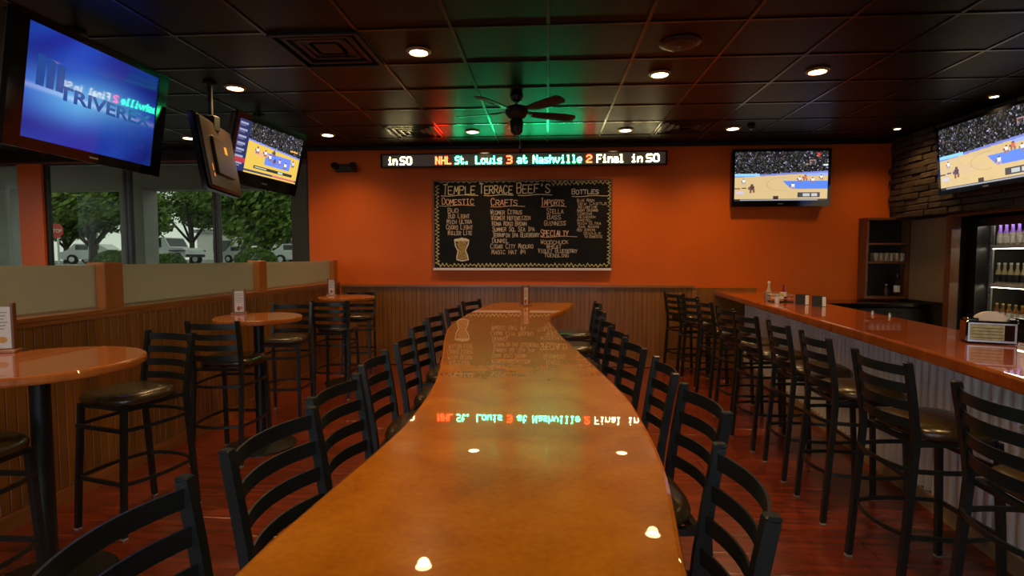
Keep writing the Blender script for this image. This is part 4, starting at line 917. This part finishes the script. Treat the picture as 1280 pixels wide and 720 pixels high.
# parked vehicles
wpaint=mat('white_car_paint',(.55,.57,.60),.25,coat=.6); tyre=mat('tyre_rubber',(.02,.02,.02),.8); cgl=mat('dark_car_glass',(.03,.035,.04),.1)
def vehicle(x,y,z,rz,label,jeep):
    t=empty('car',(x,y,z),rz,label,'car')
    side=([(-2.0,.45),(-2.0,1.05),(-1.95,1.8),(.35,1.8),(.75,1.15),(1.75,1.1),(1.95,.95),(1.95,.5)] if jeep else [(-2.1,.3),(-2.15,.8),(-1.7,.95),(-1.2,1.4),(.3,1.4),(1.0,.95),(2.0,.8),(2.15,.35)])
    b=MB(); n=len(side); hw_=.80
    b.add([(x_,-hw_,z_) for x_,z_ in side]+[(x_,hw_,z_) for x_,z_ in side],[tuple(range(n)),tuple(range(2*n-1,n-1,-1))]+[(i,(i+1)%n,n+(i+1)%n,n+i) for i in range(n)]); b.build('body',wpaint,t,smooth=0)
    wins=([(-1.75,-.85),(-.75,.15)] if jeep else [(-1.15,-.35),(-.25,.35)])
    z0_,z1_=(1.15,1.68) if jeep else (.98,1.32)
    for s in(-1,1):
        for a,c in wins: b=MB(); b.bb(a,c,s*hw_-.01,s*hw_+.01,z0_,z1_); b.build('side_window',cgl,t,smooth=0)
    if jeep:
        b=MB(); b.add([(.40,-.7,1.72),(.72,-.7,1.22),(.72,.7,1.22),(.40,.7,1.72),(.43,-.7,1.74),(.75,-.7,1.24),(.75,.7,1.24),(.43,.7,1.74)],[(0,1,2,3),(4,5,6,7),(0,1,5,4),(3,2,6,7),(1,2,6,5),(0,3,7,4)]); b.build('windscreen',cgl,t,smooth=0)
        b=MB(); b.bb(1.96,2.08,-.75,.75,.5,.68); b.build('bumper',tyre,t,smooth=0)
        for s in(-1,1): b=MB(); b.bb(.85,1.95,s*.78 if s>0 else -.98,.98 if s>0 else -.78,.88,.97); b.bb(-1.9,-.85,s*.78 if s>0 else -.98,.98 if s>0 else -.78,.88,.97); b.build('fender',tyre,t,smooth=0)
        R=Matrix.Rotation(PI/2,3,'Y'); b=MB(); b.lathe([(.15,0),(.36,.02),(.38,.12),(.3,.2)],16,(-2.2,0,1.1),R); b.build('spare_wheel',tyre,t)
    R=Matrix.Rotation(PI/2,3,'X'); wr=.39 if jeep else .33
    for sx in((-1.35,1.35)):
        for s in(-1,1):
            b=MB(); b.lathe([(wr*.6,-.12),(wr,-.1),(wr,.1),(wr*.6,.12)],18,(sx,s*.78,wr),R); wl_=b.build('wheel',tyre,t)
            b=MB(); b.lathe([(.0001,-.125),(wr*.55,-.125),(wr*.55,.125),(.0001,.125)],12,(sx,s*.78,wr),R); b.build('hub_cap',M['steel'],wl_)
vehicle(-25.3,34.5,1.08,math.radians(-8),'pale boxy off-road car parked beyond the third window',True)
vehicle(-17.2,37,1.10,math.radians(10),'distant white car parked beyond the wide tree',False)
vehicle(-24.6,43,1.12,math.radians(-8),'far white car behind the hedge at left of the wide tree',False)
vehicle(-31.5,36,1.1,math.radians(12),'distant white car glimpsed under the round dark tree',False)
# stop sign
t=empty('stop_sign',(-19.26,20,.55),0,'faded red octagonal stop sign seen through the second window','road sign')
b=MB(); b.tube([(0,0,-.2),(0,0,2.2)],.035,8); b.build('post',M['steel'],t)
oc=[(.30*math.cos(PI/8+k*PI/4),.30*math.sin(PI/8+k*PI/4)) for k in range(8)]
b=MB(); b.slab(oc,-.012,.012,.003); o=b.build('sign_plate',mat('sign_red',(.45,.035,.03),.4),t,smooth=0); o.rotation_euler=(PI/2,0,0); o.location=(0,-.05,2.05)
text("STOP",.2,mat('sign_white',(.75,.75,.72),.5),t,'sign_lettering',(0,-.066,1.98),align='CENTER')
# far backdrop building (pale shop block across the road)
t=empty('shop_building',(-22,62,1.3),0,'low pale building far across the road behind the trees','building')
b=MB(); b.bb(-20,28,0,8,0,3.2); b.build('wall',mat('pale_render',(.6,.6,.57),.8),t,smooth=0)
b=MB(); b.bb(-20.3,28.3,-.4,8,3.2,3.6); b.build('roof_edge',mat('grey_fascia',(.3,.3,.3),.7),t,smooth=0)
for k in range(11): b=MB(); b.bb(-18+k*4,-15.6+k*4,-.03,.02,.9,2.3); b.build('window',cgl,t,smooth=0)
